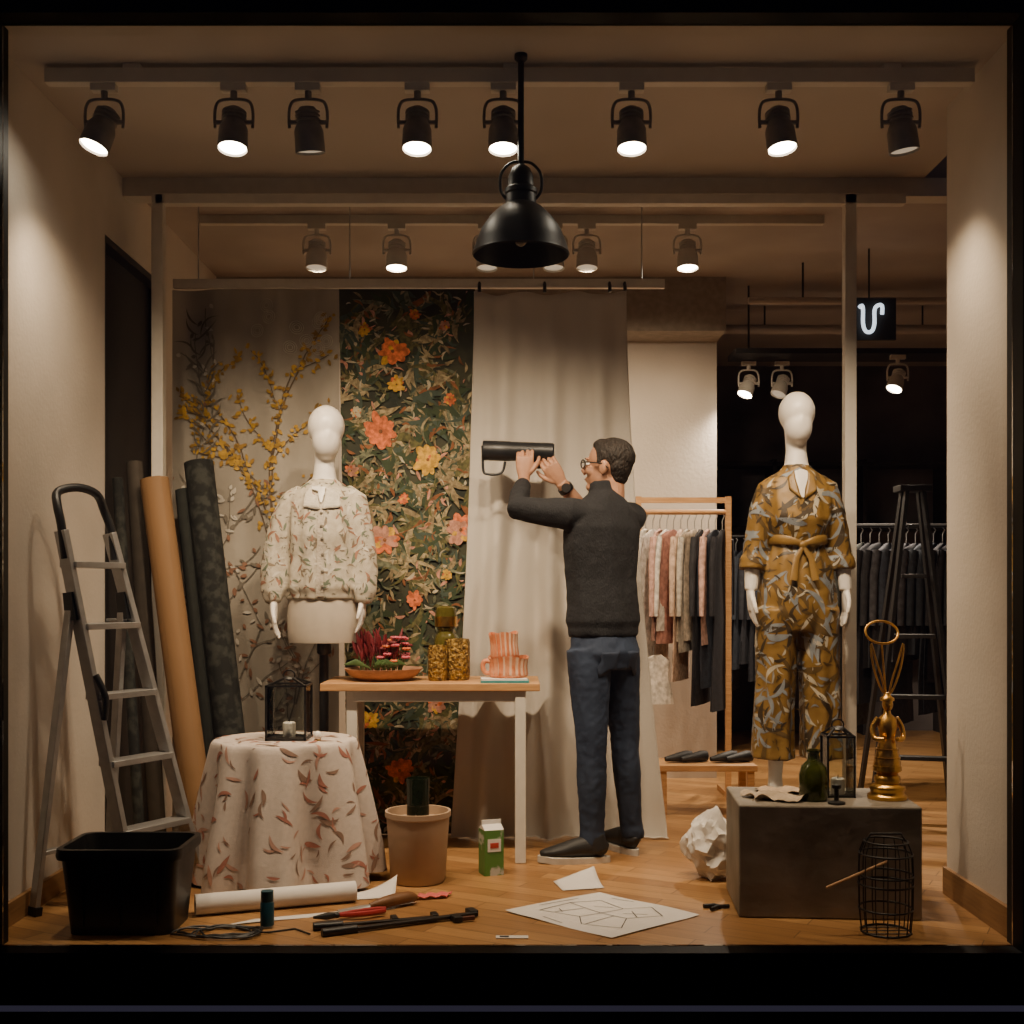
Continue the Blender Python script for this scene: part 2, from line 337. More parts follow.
def leafB(x,z,a,L,W,m,cv,layer):
    g=leafgrid(L,W,cv,6); ca,sa=math.cos(a),math.sin(a); out=[]
    for row in g:
        for (p,c) in row:
            p2=p+L/2; zz=min(2.51,max(.01,z+p2*sa+c*ca)); out.append(V((clampx(x+p2*ca-c*sa,zz),YP-.008-layer,zz)))
    b.add(out,[(r*3+k,r*3+k+1,(r+1)*3+k+1,(r+1)*3+k) for r in range(6) for k in range(2)],m)
for i in range(290):
    x=rr.uniform(-.8,-.2); z=rr.uniform(.03,2.5); m=rr.choice([lm[0],lm[0],lm[1],lm[2],lm[3],lm[3],lm[6],lm[5]]); n=rr.randint(4,9); a0=rr.uniform(0,2*pi); L=rr.uniform(.06,.19)
    for k in range(n):
        leafB(x,z,a0+rr.uniform(-1.1,1.1),L*rr.uniform(.6,1.1),L*rr.uniform(.05,.13),m if rr.random()<.7 else rr.choice(lm),rr.uniform(-.6,.6),rr.uniform(0,.003))
for i in range(1100):
    leafB(rr.uniform(-.8,-.2),rr.uniform(.02,2.5),rr.uniform(0,6.3),rr.uniform(.02,.06),rr.uniform(.003,.010),rr.choice(lm+[fmats['w'],fmats['p']]),rr.uniform(-.5,.5),rr.uniform(.002,.004))
def flower(b,x,z,r,m,y,n=9,clamp=None):
    a0=rr.uniform(0,6)
    for ring,(k,f) in enumerate([(n,1.),(n-2,.7),(5,.42)]):
        for i in range(k):
            a=a0+2*pi*i/k+ring*.4+rr.uniform(-.15,.15); pts=[]; ff=f*rr.uniform(.75,1.12); wd=rr.uniform(.2,.32)
            for j in range(10):
                th=2*pi*j/10; px=x+math.cos(a)*r*ff*.5+math.cos(th)*r*ff*.5*math.cos(a)-math.sin(th)*r*f*wd*math.sin(a); pz=z+math.sin(a)*r*ff*.5+math.cos(th)*r*ff*.5*math.sin(a)+math.sin(th)*r*f*wd*math.cos(a)
                if clamp: px=clamp(px,pz)
                pts.append(V((px,y-ring*.0008-i*.0001,pz)))
            b.poly(pts,m if rr.random()<.8 else rr.choice([fmats['y'],fmats['c']]) )
    b.ell((x,y-.003,z),(r*.11,.001,r*.11),lm[4],seg=8,rings=4)
for x,z,r,c in[(-.55,2.231,.078,'c'),(-.532,2.078,.042,'y'),(-.606,1.861,.092,'c'),(-.388,1.731,.072,'y'),(-.587,1.361,.078,'p'),(-.236,1.408,.075,'p'),(-.449,1.084,.045,'c'),(-.68,2.33,.035,'y'),(-.287,2.009,.03,'c'),(-.518,.298,.07,'c'),(-.657,.529,.045,'y'),(-.35,.6,.05,'p'),(-.74,1.68,.035,'p'),(-.31,2.35,.03,'p'),(-.3,1.2,.03,'y'),(-.7,1.1,.04,'w'),(-.45,2.4,.03,'c'),(-.72,1.95,.03,'w'),(-.5,1.55,.028,'c')]:
    flower(b,x,z,r,fmats[c],YP-.014,clamp=clampx)
b.finish(flat=True,weld=False)
pb=M('wallpaper_cream',(.28,.25,.205),.8,c2=(.43,.39,.33),scale=3.5,stretch=(1,1,.5))
b=B('branch_wallpaper_panel'); pf=lambda x:.018*math.sin((x+1.575)*22)+.008*math.sin((x+1.575)*9)
b.sheet(lambda u,v:V((lerp(-1.575,-.80,u),YP+.014+pf(lerp(-1.575,-.80,u)),2.52*(1-v)+.002)),60,10,pb)
tw=M('twig_brown',(.11,.075,.045),.8); tw2=M('twig_grey',(.16,.14,.11),.8); yl=M('blossom_yellow',(.46,.27,.035),.8,var=.35); yl2=M('blossom_ochre',(.30,.17,.03),.8,var=.35); cr=M('print_white',(.55,.51,.44),.8); rs=M('print_rust',(.25,.13,.08),.8)
n0=len(b.v)
def strip(b,pts,w,m,y):
    for i in range(len(pts)-1):
        p,q=V(pts[i]),V(pts[i+1]); d=(q-p).normalized(); n=V((-d.y,d.x))*w
        b.poly([V((a.x,y,a.y)) for a in(p-n,q-n*.8,q+n*.8,p+n)],m)
def branch(b,x,z,a,L,m,bm_,depth,y,bl,pr=.6,sz=(.016,.034)):
    pts=[(x,z)]
    for i in range(8):
        a+=rr.uniform(-.2,.2); nx=x+math.cos(a)*L/8; nz=z+math.sin(a)*L/8
        if not(-1.55<nx<-.83 and .03<nz<2.46): break
        x,z=nx,nz; pts.append((x,z))
        if depth and rr.random()<pr: branch(b,x,z,a+rr.choice((-1,1))*rr.uniform(.4,.8),L*.42,m,bm_,depth-1,y,bl,pr,sz)
        for k in range(bl):
            fflat(b,x+rr.uniform(-.026,.026),z+rr.uniform(-.026,.026),y-.002,rr.uniform(0,6.3),rr.uniform(*sz),rr.uniform(.006,.012),rr.choice(bm_))
    if len(pts)>1: strip(b,pts,.0024*(1+depth*.6),m,y)
y0=YP-.006
for x,z,a,L in[(-1.12,1.35,1.70,.85),(-1.08,1.25,1.45,.90),(-1.1,1.45,1.55,.80),(-1.14,1.5,1.85,.6),(-1.02,1.5,1.2,.6)]: branch(b,x,z,a,L,tw,[yl,yl,yl2],1,y0,4,.38,(.016,.036))
for x,z,a,L in[(-1.5,1.5,1.4,.8),(-1.35,.8,1.7,.8),(-1.0,.6,1.5,.8),(-1.38,.2,1.4,.8),(-.9,.9,1.6,.5),(-1.15,.1,1.6,.7),(-1.45,1.1,1.3,.6)]: branch(b,x,z,a,L,tw2,[tw2,rs,cr],1,y0,1,.45,(.02,.05))
for i in range(90): fflat(b,rr.uniform(-1.5,-.87),rr.uniform(.1,1.6),y0-.001,rr.uniform(0,6.3),rr.uniform(.02,.05),.009,rr.choice([rs,cr,tw2]))
for i in range(26):
    fflat(b,-1.44+.03*math.sin(i*.2),1.75+i*.024,y0-.003,(2.4 if i%2 else .9)+rr.uniform(-.3,.3),.10+.05*rr.random()*(i%2==0),.006,tw2,rr.uniform(-.6,.6))
for i in range(10):
    x=rr.uniform(-1.25,-.86); z=rr.uniform(2.2,2.45)
    for k in range(3): b.tube([V((x+(.03-.009*k)*math.cos(a),y0-.001,z+(.03-.009*k)*math.sin(a))) for a in[2*pi*j/14 for j in range(14)]],.0018,cr,4,close=True)
for i in range(n0,len(b.v)):
    v=b.v[i]; v.x=max(-1.57,min(-.805,v.x)); v.y+=pf(v.x)+.014
b.finish(sharp=30,weld=False)
lin=M('linen',(.56,.52,.46),.9,var=.04,scale=200,bump=.12,bscale=300)
def linen(u,v):
    xl=lerp(-.175,-.29,v**1.5); xr=lerp(.525,.70,v**1.6); f=(.010+.030*v)
    x=lerp(xl,xr,u)+.012*math.sin(u*19+1)*v
    y=YP-.035-.05*v**2+f*(math.sin(u*21+v*1.5)*.8+.5*math.sin(u*41+2+v*2.5))+.008*math.sin(v*12+u*5)
    z=2.50*(1-v)+.004- (0.02*math.sin(u*pi*3)**2*(1-v)**6)
    if v>.975: z=.006+.004*math.sin(u*60)**2; y-= (v-.975)*1.5
    return V((x,y,z))
b=B('linen_curtain'); b.sheet(linen,110,70,lin); b.finish(thick=.002)
# ------------------------------------------------------------ ladder
b=B('step_ladder')
nf,ff=V((-1.36,4.31,0)),V((-1.19,4.58,0)); nt_,ft=V((-1.585,4.22,1.34)),V((-1.49,4.44,1.34)); nr,fr=V((-1.655,4.16,0)),V((-1.50,4.45,0))
side=(ff-nf).normalized()
for p,q in((nf,nt_),(ff,ft)):
    b.beam(p+V((0,0,.03)),q,.022,.055,alu,side=side); b.beam(p,p+(q-p)*.03,.03,.065,blackplastic,side=side)
for p,f_,q in((nr,nf,nt_),(fr,ff,ft)):
    e=f_+(q-f_)*.80+V((-.02,0,0)); b.beam(p+V((0,0,.03)),e,.02,.035,alu,side=side); b.beam(p,p+(e-p)*.03,.028,.045,blackplastic,side=side)
    b.beam(e+V((.01,0,-.05)),e+V((.0,0,.05)),.03,.05,blackplastic,side=side)
for h in(.26,.51,.75,1.0,1.22):
    t=h/1.34; p=nf+(nt_-nf)*t; q=ff+(ft-ff)*t; b.beam(p,q,.08,.022,alu)
b.beam(nr.lerp(nf+(nt_-nf)*.8,.2),fr.lerp(ff+(ft-ff)*.8,.2),.03,.015,alu)
up=V((-.03,0,.0)); pts=[nt_-V((-.015,0,.10)),nt_+V((.0,0,.02)),nt_+up*.6+V((0,.01,.09)),nt_+up+V((.0,.05,.14)),(nt_+ft)/2+up+V((0,0,.16)),ft+up+V((0,-.05,.14)),ft+up*.5+V((0,-.01,.08)),ft+V((.01,0,.0)),ft-V((-.02,0,.10))]
b.tube(cat(pts,4),.016,blackplastic,10)
b.tube(cat([nf+(nt_-nf)*.62+V((.03,-.02,0)),nf+(nt_-nf)*.56+V((.05,-.02,0)),nf+(nt_-nf)*.50+V((.03,-.02,0))],4),.012,blackplastic)
b.finish(sharp=30,bevel=.002)
# bin
b=B('storage_bin'); c=V((-1.285,4.045,0))
def rr_ring(w,d,z,r=.04,n=5):
    out=[]
    for sx,sy,a0 in((1,1,0),(-1,1,pi/2),(-1,-1,pi),(1,-1,1.5*pi)):
        for k in range(n):
            a=a0+pi/2*k/(n-1); out.append(c+V((sx*(w/2-r)+r*math.cos(a),sy*(d/2-r)+r*math.sin(a),z)))
    return out
def rr_ring(w,d,z,r=.04,n=5):
    out=[]
    for sx,sy,a0 in((1,1,0),(-1,1,pi/2),(-1,-1,pi),(1,-1,1.5*pi)):
        for k in range(n):
            a=a0+pi/2*k/(n-1); out.append(c+V((sx*(w/2-r)+r*math.cos(a),sy*(d/2-r)+r*math.sin(a),z)))
    return out
rings=[rr_ring(.30,.20,.004),rr_ring(.34,.24,.0),rr_ring(.36,.26,.12),rr_ring(.385,.285,.25),rr_ring(.41,.305,.25),rr_ring(.415,.31,.262),rr_ring(.41,.305,.285),rr_ring(.38,.27,.285),rr_ring(.345,.245,.12),rr_ring(.32,.22,.012)]
vs=[p for r_ in rings for p in r_]; n=20
b.add(vs,[(i*n+k,i*n+(k+1)%n,(i+1)*n+(k+1)%n,(i+1)*n+k) for i in range(len(rings)-1) for k in range(n)]+[tuple(range(n)),tuple(range((len(rings)-1)*n,len(rings)*n))],blackplastic)
for x in(-.12,.0,.12): b.box(c+V((x,-.135,.13)),(.012,.012,.2),blackplastic,rx=.12)
b.finish(sharp=35)
# rolls
def roll(name,p,q,r,m,core=True):
    b=B(name); p=V(p);q=V(q);a=(q-p).normalized(); L_=(q-p).length
    b.lathe([(r*.55,0),(r,0),(r,L_),(r*.9,L_),(r*.88,L_-.004),(r*.75,L_-.004),(r*.73,L_),(r*.55,L_),(r*.55,L_-.05),(0,L_-.05)],p,m,28,axis=a); b.sheet(lambda u,v:p+a*(v*L_)+(Matrix.Rotation(u*1.0+3.6,3,a)@a.orthogonal().normalized())*(r+.002+.006*u),6,2,m); return b.finish(sharp=35)
kraft=M('kraft_paper',(.22,.12,.05),.7,var=.05,scale=4); dg=M('dark_felt',(.008,.009,.008),.9,scale=22,c2=(.032,.034,.029),lo=.45,hi=.6); dg2=M('grey_green_felt',(.028,.031,.027),.9,var=.1,scale=30); gy=M('grey_brown_vinyl',(.055,.044,.033),.8)
roll('kraft_paper_roll',(-1.27,4.95,.02),(-1.52,5.10,1.60),.060,kraft)
roll('fabric_roll',(-1.16,5.18,.02),(-1.40,5.36,1.70),.064,dg)
roll('fabric_roll',(-1.27,5.25,.02),(-1.47,5.40,1.58),.045,dg2)
roll('fabric_roll',(-1.50,5.10,.02),(-1.625,5.16,1.68),.035,gy)
roll('fabric_roll',(-1.42,5.33,.02),(-1.60,5.40,1.6),.03,dg2)
roll('fabric_roll',(-1.53,4.95,.02),(-1.66,5.05,1.6),.022,dg)
# ------------------------------------------------------------ cloth table
clm=M('tablecloth',(.54,.47,.42),.85,var=.05,scale=60,bump=.1,bscale=200)
cc=V((-.885,4.68,0)); H=.552
def clothf(u,v):
    th=2*pi*u; r0=.262
    if v<.3:
        r=r0*(v/.3); return cc+V((r*math.cos(th),r*math.sin(th),H))
    k=(v-.3)/.7
    back=max(0,math.sin(th)); fl=(.095-.06*back)*k**.8
    s7=math.sin(8*th+.6+.8*math.sin(3*th)); fold=(.050*(s7-.4*s7*s7)+.012*math.sin(15*th+2+k)+.014*math.sin(3*th+1))*min(1,k*1.2)*(1-.6*back)
    r=r0+.006*math.sin(min(1,k*8)*pi/2)+fl+fold
    hem=.03*(1+math.sin(4*th+2))*(1-back)
    if k<.08: zz=H-.012*(k/.08)**2
    else: zz=H-.012-(H-.018-hem*.5)*((k-.08)/.92)
    return cc+V((r*math.cos(th)*1.0,r*math.sin(th)*.92,max(.006,zz)))
b=B('draped_side_table'); b.sheet(clothf,160,50,clm); b.lathe([(0,H-.02),(.25,H-.02),(.25,H-.04),(.03,H-.045),(.03,.03),(.18,.012),(.18,0)],cc,woodt)
tb=b.finish(sharp=60)
scatter(tb,'cloth_leaf_print',460,[M('print_rose',(.36,.15,.11),.85),M('print_brown',(.24,.15,.11),.85),M('print_blush',(.45,.26,.20),.85)],(.03,.085),.14,.002,seed=5,out_from=cc+V((0,0,.2)))
def lantern(name,c,w,h,handle=True,candle=True,dx=1.):
    b=B(name); c=V(c); s=w/2; t=.007
    for sx in(-1,1):
        for sy in(-1,1): b.box(c+V((sx*s,sy*s,h*.4)),(t,t,h*.8),black)
    for z in(.004,h*.8):
        for k in(-1,1): b.box(c+V((0,k*s,z)),(w+t,t,t),black); b.box(c+V((k*s,0,z)),(t,w+t,t),black)
    b.box(c+V((0,0,.003)),(w,w,.005),black)
    for k in(-1,1):
        b.box(c+V((0,k*(s-.002),h*.4)),(w-.01,.002,h*.77),lglass); b.box(c+V((k*(s-.002),0,h*.4)),(.002,w-.01,h*.77),lglass)
        for j in(-1,1): b.beam(c+V((k*s,j*s,h*.8)),c+V((k*.018,j*.018,h*.9)),t,t,black)
    b.lathe([(.0,h*.93),(.02,h*.92),(.028,h*.89),(.024,h*.885)],c,black,16)
    b.tube([c+V((.022*math.cos(a),0,h*.945+.02*math.sin(a))) for a in[2*pi*i/12 for i in range(12)]],.003,black,6,close=True)
    if candle: b.lathe([(0,.006),(.025,.006),(.025,.06),(.02,.064),(0,.058)],c,manw,18); b.tube([c+V((0,0,.06)),c+V((.002,0,.075))],.0015,ink,6)
    return b.finish(sharp=30,weld=False)
lantern('glass_lantern',(-.865,4.66,H+.002),.15,.26)
b=B('small_trinket'); b.ell((-.745,4.60,H+.02),(.016,.016,.018),manw); b.lathe([(0,0),(.014,0),(.01,.01),(.0,.012)],(-.745,4.60,H+.001),gold,16); b.finish()
# ------------------------------------------------------------ work table
b=B('work_table'); b.box((-.338,5.155,.729),(.906,.43,.032),woodt)
for x,y in((.035,4.975),(.035,5.33),(-.665,5.0),(-.68,5.33)): b.box((x,y,.357),(.045,.045,.714),white)
for y in(4.975,5.33): b.box((-.32,y,.69),(.68,.03,.045),white)
b.finish(flat=True,bevel=.003)
TZ=.746
terra=M('terracotta',(.42,.22,.13),.6)
b=B('terracotta_dish'); b.lathe([(0,0),(.11,0),(.145,.02),(.165,.045),(.168,.05),(.160,.05),(.13,.022),(.1,.012),(0,.012)],(-.55,5.14,TZ),terra,40); dish=b.finish(sharp=50)
dr=M('petal_maroon',(.14,.010,.016),.6,var=.3); pk=M('petal_magenta',(.55,.09,.13),.6,var=.3); gr=M('stem_green',(.06,.11,.03),.6)
b=B('flower_bouquet'); q=random.Random(9)
for i in range(60):
    x0=-.60+q.uniform(-.05,.08); a=q.uniform(-.8,.8); y0_=5.14+q.uniform(-.05,.05); h=q.uniform(.11,.21); p=V((x0,y0_,TZ+.014)); e=p+V((a*h*.5,q.uniform(-.3,.3)*h,h))
    b.tube([p,(p+e)/2+V((0,0,.01)),e],[.002,.002,.0015],gr if i%3 else dr,5)
    b.tube([e-(e-p)*.45,e-(e-p)*.2,e],[.002,.010,.002],dr,6)
for i in range(36):
    c_=V((-.50+q.uniform(-.06,.055),5.12+q.uniform(-.05,.05),TZ+q.uniform(.08,.18))); m=q.choice([pk,pk,fmats['c'],dr])
    b.tube([c_,V((c_.x*.6-.53*.4,5.13,TZ+.014))],.002,gr,5)
    for k in range(6):
        a=2*pi*k/6; b.ell(c_+V((math.cos(a)*.011,math.sin(a)*.011,.002)),(.009,.009,.007),m,seg=6,rings=4)
for i in range(10):
    a=q.uniform(-1,1); p=V((-.55+q.uniform(-.05,.05),5.1,TZ+.05)); b.tube([p,p+V((a*.07,-.03,.03)),p+V((a*.12,-.05,.02))],[(.002,.002),(.014,.002),(.002,.001)],gr,6)
b.finish()
ambg=M('gold_glitter',(.42,.26,.06),.35,metal=.7,c2=(.08,.045,.015),scale=70,bump=1.,bscale=90)
amb=M('amber_glass',(.12,.10,.02),.12,var=.1,trans=.3)
for x,y,r,h in((-.315,5.10,.042,.15),(-.235,5.14,.055,.175)):
    b=B('gold_mosaic_vase'); b.lathe([(0,0),(r*.9,0),(r,.012),(r,h*.9),(r*.93,h),(r*.83,h),(r*.85,h*.9),(r*.85,.02),(0,.02)],(x,y,TZ),ambg,24); b.finish(sharp=50)
b=B('amber_bottle'); b.lathe([(0,0),(.05,0),(.052,.02),(.052,.16),(.045,.185),(.034,.2),(.034,.21),(.046,.225),(.048,.27),(.044,.305),(.03,.315),(0,.315)],(-.29,5.27,TZ),amb,28); b.lathe([(.0485,.225),(.0495,.225),(.0495,.268),(.0485,.268)],(-.29,5.27,TZ),gold,28); b.finish()
sm=M('coral_ceramic',(.60,.17,.06),.45,c2=(.68,.30,.16),scale=30); sm2=M('coral_ceramic_light',(.68,.46,.33),.5)
def ribbed(b,c,r,h,tilt=0,handle=0):
    c=V(c); q=Matrix.Rotation(tilt,3,'Y'); seg=108; prof=[(0,0),(r*.92,0),(r,.01),(r*.97,h*.3),(r*.95,h*.55),(r*1.0,h*.85),(r*1.05,h),(r*.98,h),(r*.86,h*.5),(r*.86,.012),(0,.012)]
    vs=[]
    for rr_,z in prof:
        for k in range(seg):
            th=2*pi*k/seg; g=1+.05*math.sin(18*th+z*14); vs.append(c+q@V((rr_*g*math.cos(th),rr_*g*math.sin(th),z+(.006*math.sin(3*th) if z>=h*.99 else 0))))
    o=len(b.f)
    b.add(vs,[(i*seg+k,i*seg+(k+1)%seg,(i+1)*seg+(k+1)%seg,(i+1)*seg+k) for i in range(len(prof)-1) for k in range(seg)],sm)
    k2=b.mi(sm2)
    for i in range(2,6):
        for k in range(seg):
            if k%6 in(4,5): b.fm[o+i*seg+k]=k2
    if handle: b.tube(cat([c+q@V(p) for p in((-(r*.9),0,h*.75),(-(r+.020),0,h*.78),(-(r+.028),0,h*.5),(-(r+.016),0,h*.2),(-r*.92,0,h*.2))],4),.010,sm,10)
b=B('coral_ribbed_vase'); ribbed(b,(-.015,5.06,TZ+.018),.080,.085,0,1); ribbed(b,(-.03,5.06,TZ+.098),.058,.105,-.06,0); b.finish(sharp=60)
b=B('stacked_books'); b.box((-.03,5.03,TZ+.004),(.2,.15,.008),M('teal_cover',(.05,.25,.27),.5)); b.box((-.035,5.03,TZ+.0125),(.19,.14,.007),paper,rot=.06); b.finish(flat=True)
# ------------------------------------------------------------ mannequins
def mannequin_head(b,c,m,yaw=0,k=1.):
    q=Matrix.Rotation(yaw,3,'Z'); c=V(c)
    b.ell(c+V((0,.008,.028))*k,(.076*k,.09*k,.088*k),m,q,24,16); b.ell(c+q@V((0,-.02,-.035))*k,(.058*k,.066*k,.078*k),m,q,24,16)
    b.ell(c+q@V((0,-.080,-.02))*k,(.009*k,.010*k,.024*k),m,q)
cx,cy=1.20,5.05; parts=[]
b=B('body'); mannequin_head(b,(cx,cy,1.85),manw)
b.tube([(cx,cy+.02,1.82),(cx,cy+.02,1.72),(cx,cy+.015,1.66),(cx,cy+.01,1.6),(cx,cy,1.5)],[.05,.043,.05,(.09,.055),(.10,.06)],manw,16,side=(1,0,0))
for sx in(-1,1):
    b.tube([(cx+sx*.075,cy,.7),(cx+sx*.085,cy,.5),(cx+sx*.088,cy+.01,.42),(cx+sx*.09,cy+.01,.34),(cx+sx*.092,cy+.0,.29)],[.055,.043,.034,.03,.034],manw,12)
    b.tube([(cx+sx*.092,cy+.04,.285),(cx+sx*.095,cy-.02,.285),(cx+sx*.1,cy-.09,.272),(cx+sx*.105,cy-.14,.266)],[(.03,.025),(.036,.034),(.04,.02),(.026,.012)],manw,12,side=(1,0,0))
parts.append(b.finish(remesh=.007,smooth=6))
b=B('hands')
for sx in(-1,1):
    b.tube([(cx+sx*.187,cy-.0,1.27),(cx+sx*.198,cy-.02,1.13)],[.036,.027],manw,12)
    hand(b,(cx+sx*.20,cy-.02,1.13),(sx*-.02,-.08,-1),(-sx,0,0),(0,-1,0),manw,.98,.22)
parts.append(b.finish(remesh=.0035,smooth=2))
mus=M('mustard_satin',(.17,.095,.020),.45,c2=(.25,.145,.034),scale=5,bump=.06,bscale=150)
b=B('jumpsuit'); S=(1,0,0)
b.tube([(cx,cy+.01,1.655),(cx,cy+.01,1.63),(cx,cy+.005,1.60),(cx,cy,1.565),(cx,cy-.005,1.5),(cx,cy-.01,1.43),(cx,cy,1.36),(cx,cy,1.315),(cx,cy,1.27),(cx,cy,1.2),(cx,cy,1.12),(cx,cy,1.03),(cx,cy,.96)],
  [(.055,.055),(.075,.062),(.12,.07),(.140,.08),(.145,.10),(.140,.11),(.124,.1),(.114,.088),(.130,.1),(.152,.113),(.164,.122),(.164,.122),(.14,.11)],mus,48,side=S,fold=(.03,11,0))
for sx in(-1,1):
    b.tube([(cx+sx*.085,cy,1.05),(cx+sx*.09,cy,.9),(cx+sx*.095,cy,.75),(cx+sx*.10,cy,.6),(cx+sx*.103,cy,.5),(cx+sx*.105,cy,.425)],[(.088,.11),(.085,.105),(.080,.1),(.081,.1),(.084,.1),(.087,.105)],mus,48,side=S,fold=(.08,7,sx))
    b.tube([(cx+sx*.085,cy,1.585),(cx+sx*.122,cy,1.556),(cx+sx*.150,cy,1.47),(cx+sx*.172,cy,1.34),(cx+sx*.183,cy,1.235)],[.038,.046,.048,.048,.052],mus,28,fold=(.05,5,1))
    b.tube([(cx+sx*.183,cy,1.265),(cx+sx*.187,cy-.005,1.215)],[.057,.059],mus,20)
js=b.finish(remesh=.0068,smooth=2,disp=(.007,.06))
bl=M('print_bluegrey',(.20,.22,.24),.5); wh=M('print_cream',(.40,.36,.28),.5); dk=M('print_darkbrown',(.045,.03,.015),.5); ol=M('print_darkmustard',(.10,.06,.018),.5)
scatter(js,'leaf_print',620,[bl,bl,wh,dk,ol,ol,dk],(.05,.14),.12,.0010,seed=11)
scatter(js,'small_leaf_print',750,[dk,wh,bl,ol],(.012,.045),.18,.0015,seed=12)
fy=cy-.12
snap_patch(js,'neck_opening',[((cx-.040,fy,1.66),(cx+.040,fy,1.66),(cx+.006,fy,1.515),(cx-.006,fy,1.515))],manw,.0045)
snap_patch(js,'collar',[((cx-.042,fy,1.665),(cx-.08,fy,1.635),(cx-.07,fy,1.56),(cx-.008,fy,1.505)),((cx+.08,fy,1.635),(cx+.042,fy,1.665),(cx+.008,fy,1.505),(cx+.07,fy,1.56))],mus,.009,thick=.003)
b=B('waist_tie')
b.ell((cx,cy-.100,1.315),(.020,.014,.018),mus)
for sx in(-1,1):
    b.tube(cat([(cx,cy-.102,1.32),(cx+sx*.05,cy-.100,1.333),(cx+sx*.10,cy-.065,1.34),(cx+sx*.122,cy-.01,1.335)],3),[(.010,.006),(.012,.006),(.015,.005),(.018,.005),(.02,.005),(.02,.005),(.02,.005),(.018,.005),(.018,.005),(.016,.005)],mus,10,side=(0,0,1))
    b.tube([(cx,cy-.105,1.31),(cx+sx*.03,cy-.118,1.26),(cx+sx*.045,cy-.13,1.17)],[(.008,.005),(.013,.004),(.016,.003)],mus,10,side=(1,0,0))
tie=b.finish()
parts+=[js,tie]
group('dressed_mannequin',parts,(cx,cy,.25))
b=B('mannequin_plinth'); b.box((cx,cy-.03,.125),(.42,.42,.25),M('plinth_grey',(.12,.115,.10),.8)); b.finish(flat=True,bevel=.004)
# left mannequin
cx,cy=-.81,5.17; parts=[]
b=B('body'); mannequin_head(b,(cx+.008,cy,1.805),manw,.25,1.05)
b.tube([(cx+.005,cy+.02,1.77),(cx,cy+.02,1.68),(cx,cy+.015,1.61),(cx,cy+.01,1.56),(cx,cy,1.45)],[.05,.044,.052,(.09,.055),(.10,.06)],manw,16,side=S)
parts.append(b.finish(remesh=.007,smooth=6))
b=B('torso_form'); tf=M('torso_linen',(.46,.40,.33),.8,var=.04)
b.tube([(cx,cy,1.3),(cx,cy,1.12),(cx,cy,1.02),(cx,cy,.93),(cx,cy,.905)],[(.11,.08),(.15,.11),(.158,.12),(.155,.12),(.15,.115)],tf,28,side=S); parts.append(b.finish(sharp=50))
b=B('stand'); b.tube([(cx,cy,.9),(cx,cy,.05)],.02,black,16); b.lathe([(0,.93),(.03,.91),(.03,.86),(.02,.85)],(cx,cy,0),black); b.lathe([(0,.0),(.10,0),(.10,.012),(.03,.03),(.02,.06)],(cx,cy,0),black); parts.append(b.finish(sharp=50))
b=B('hands')
hand(b,(cx-.205,cy-.06,1.08),(.05,-.15,-1),(1,.1,0),(0,-1,0),manw,1.0,.2); hand(b,(cx+.17,cy-.03,1.1),(.0,-.15,-1),(-1,0,0),(0,-1,0),manw,1.0,.25)
parts.append(b.finish(remesh=.0035,smooth=2))
blm=M('blouse_fabric',(.42,.37,.29),.75,c2=(.53,.48,.39),scale=40,bump=.03,bscale=120)
b=B('blouse')
b.tube([(cx,cy+.01,1.605),(cx,cy+.01,1.585),(cx,cy+.005,1.555),(cx,cy,1.52),(cx,cy-.005,1.45),(cx,cy-.01,1.37),(cx,cy,1.28),(cx,cy,1.2),(cx,cy,1.14),(cx,cy,1.115),(cx,cy,1.09)],
  [(.06,.055),(.085,.065),(.125,.075),(.15,.09),(.158,.112),(.160,.122),(.162,.125),(.172,.13),(.178,.133),(.165,.125),(.162,.122)],blm,60,side=S,fold=(.035,13,0))
for sx,w_ in((-1,1),(1,.86)):
    b.tube([(cx+sx*.09,cy,1.55),(cx+sx*.138,cy,1.515),(cx+sx*.178*w_,cy-.01,1.42),(cx+sx*.203*w_,cy-.02,1.3),(cx+sx*.212*w_,cy-.035,1.2),(cx+sx*.21*w_,cy-.05,1.12),(cx+sx*.205*w_,cy-.06,1.075)],[.04,.050,.052,.052,.052,.048,.032],blm,28,fold=(.06,5,.5))
bo=b.finish(remesh=.0068,smooth=2,disp=(.004,.05))
scatter(bo,'blouse_print',620,[M('bl_a',(.22,.17,.12),.8),M('bl_b',(.14,.17,.12),.8),M('bl_c',(.58,.54,.46),.8),M('bl_d',(.30,.15,.10),.8)],(.02,.055),.17,.0010,seed=21)
scatter(bo,'blouse_small_print',500,[M('bl_e',(.16,.15,.12),.8)],(.008,.02),.2,.0012,seed=22)
fy=cy-.15
snap_patch(bo,'placket',[((cx-.012,fy,1.53),(cx+.016,fy,1.53),(cx+.016,fy,1.1),(cx-.012,fy,1.1))],M('lace',(.50,.44,.36),.85,bump=.3,bscale=100),.004,n=20)
clr=M('collar_lace',(.60,.55,.46),.8,bump=.3,bscale=120)
snap_patch(bo,'collar',[((cx-.045,fy,1.615),(cx-.095,fy,1.58),(cx-.10,fy,1.495),(cx-.002,fy,1.48)),((cx+.095,fy,1.58),(cx+.045,fy,1.615),(cx+.006,fy,1.48),(cx+.10,fy,1.495))],clr,.009,thick=.003)
snap_patch(bo,'neck_opening',[((cx-.04,fy,1.61),(cx+.04,fy,1.61),(cx+.006,fy,1.515),(cx-.002,fy,1.515))],manw,.0125)
b=B('buttons')
vs_,ps_,ar_,bv=evalmesh(bo)
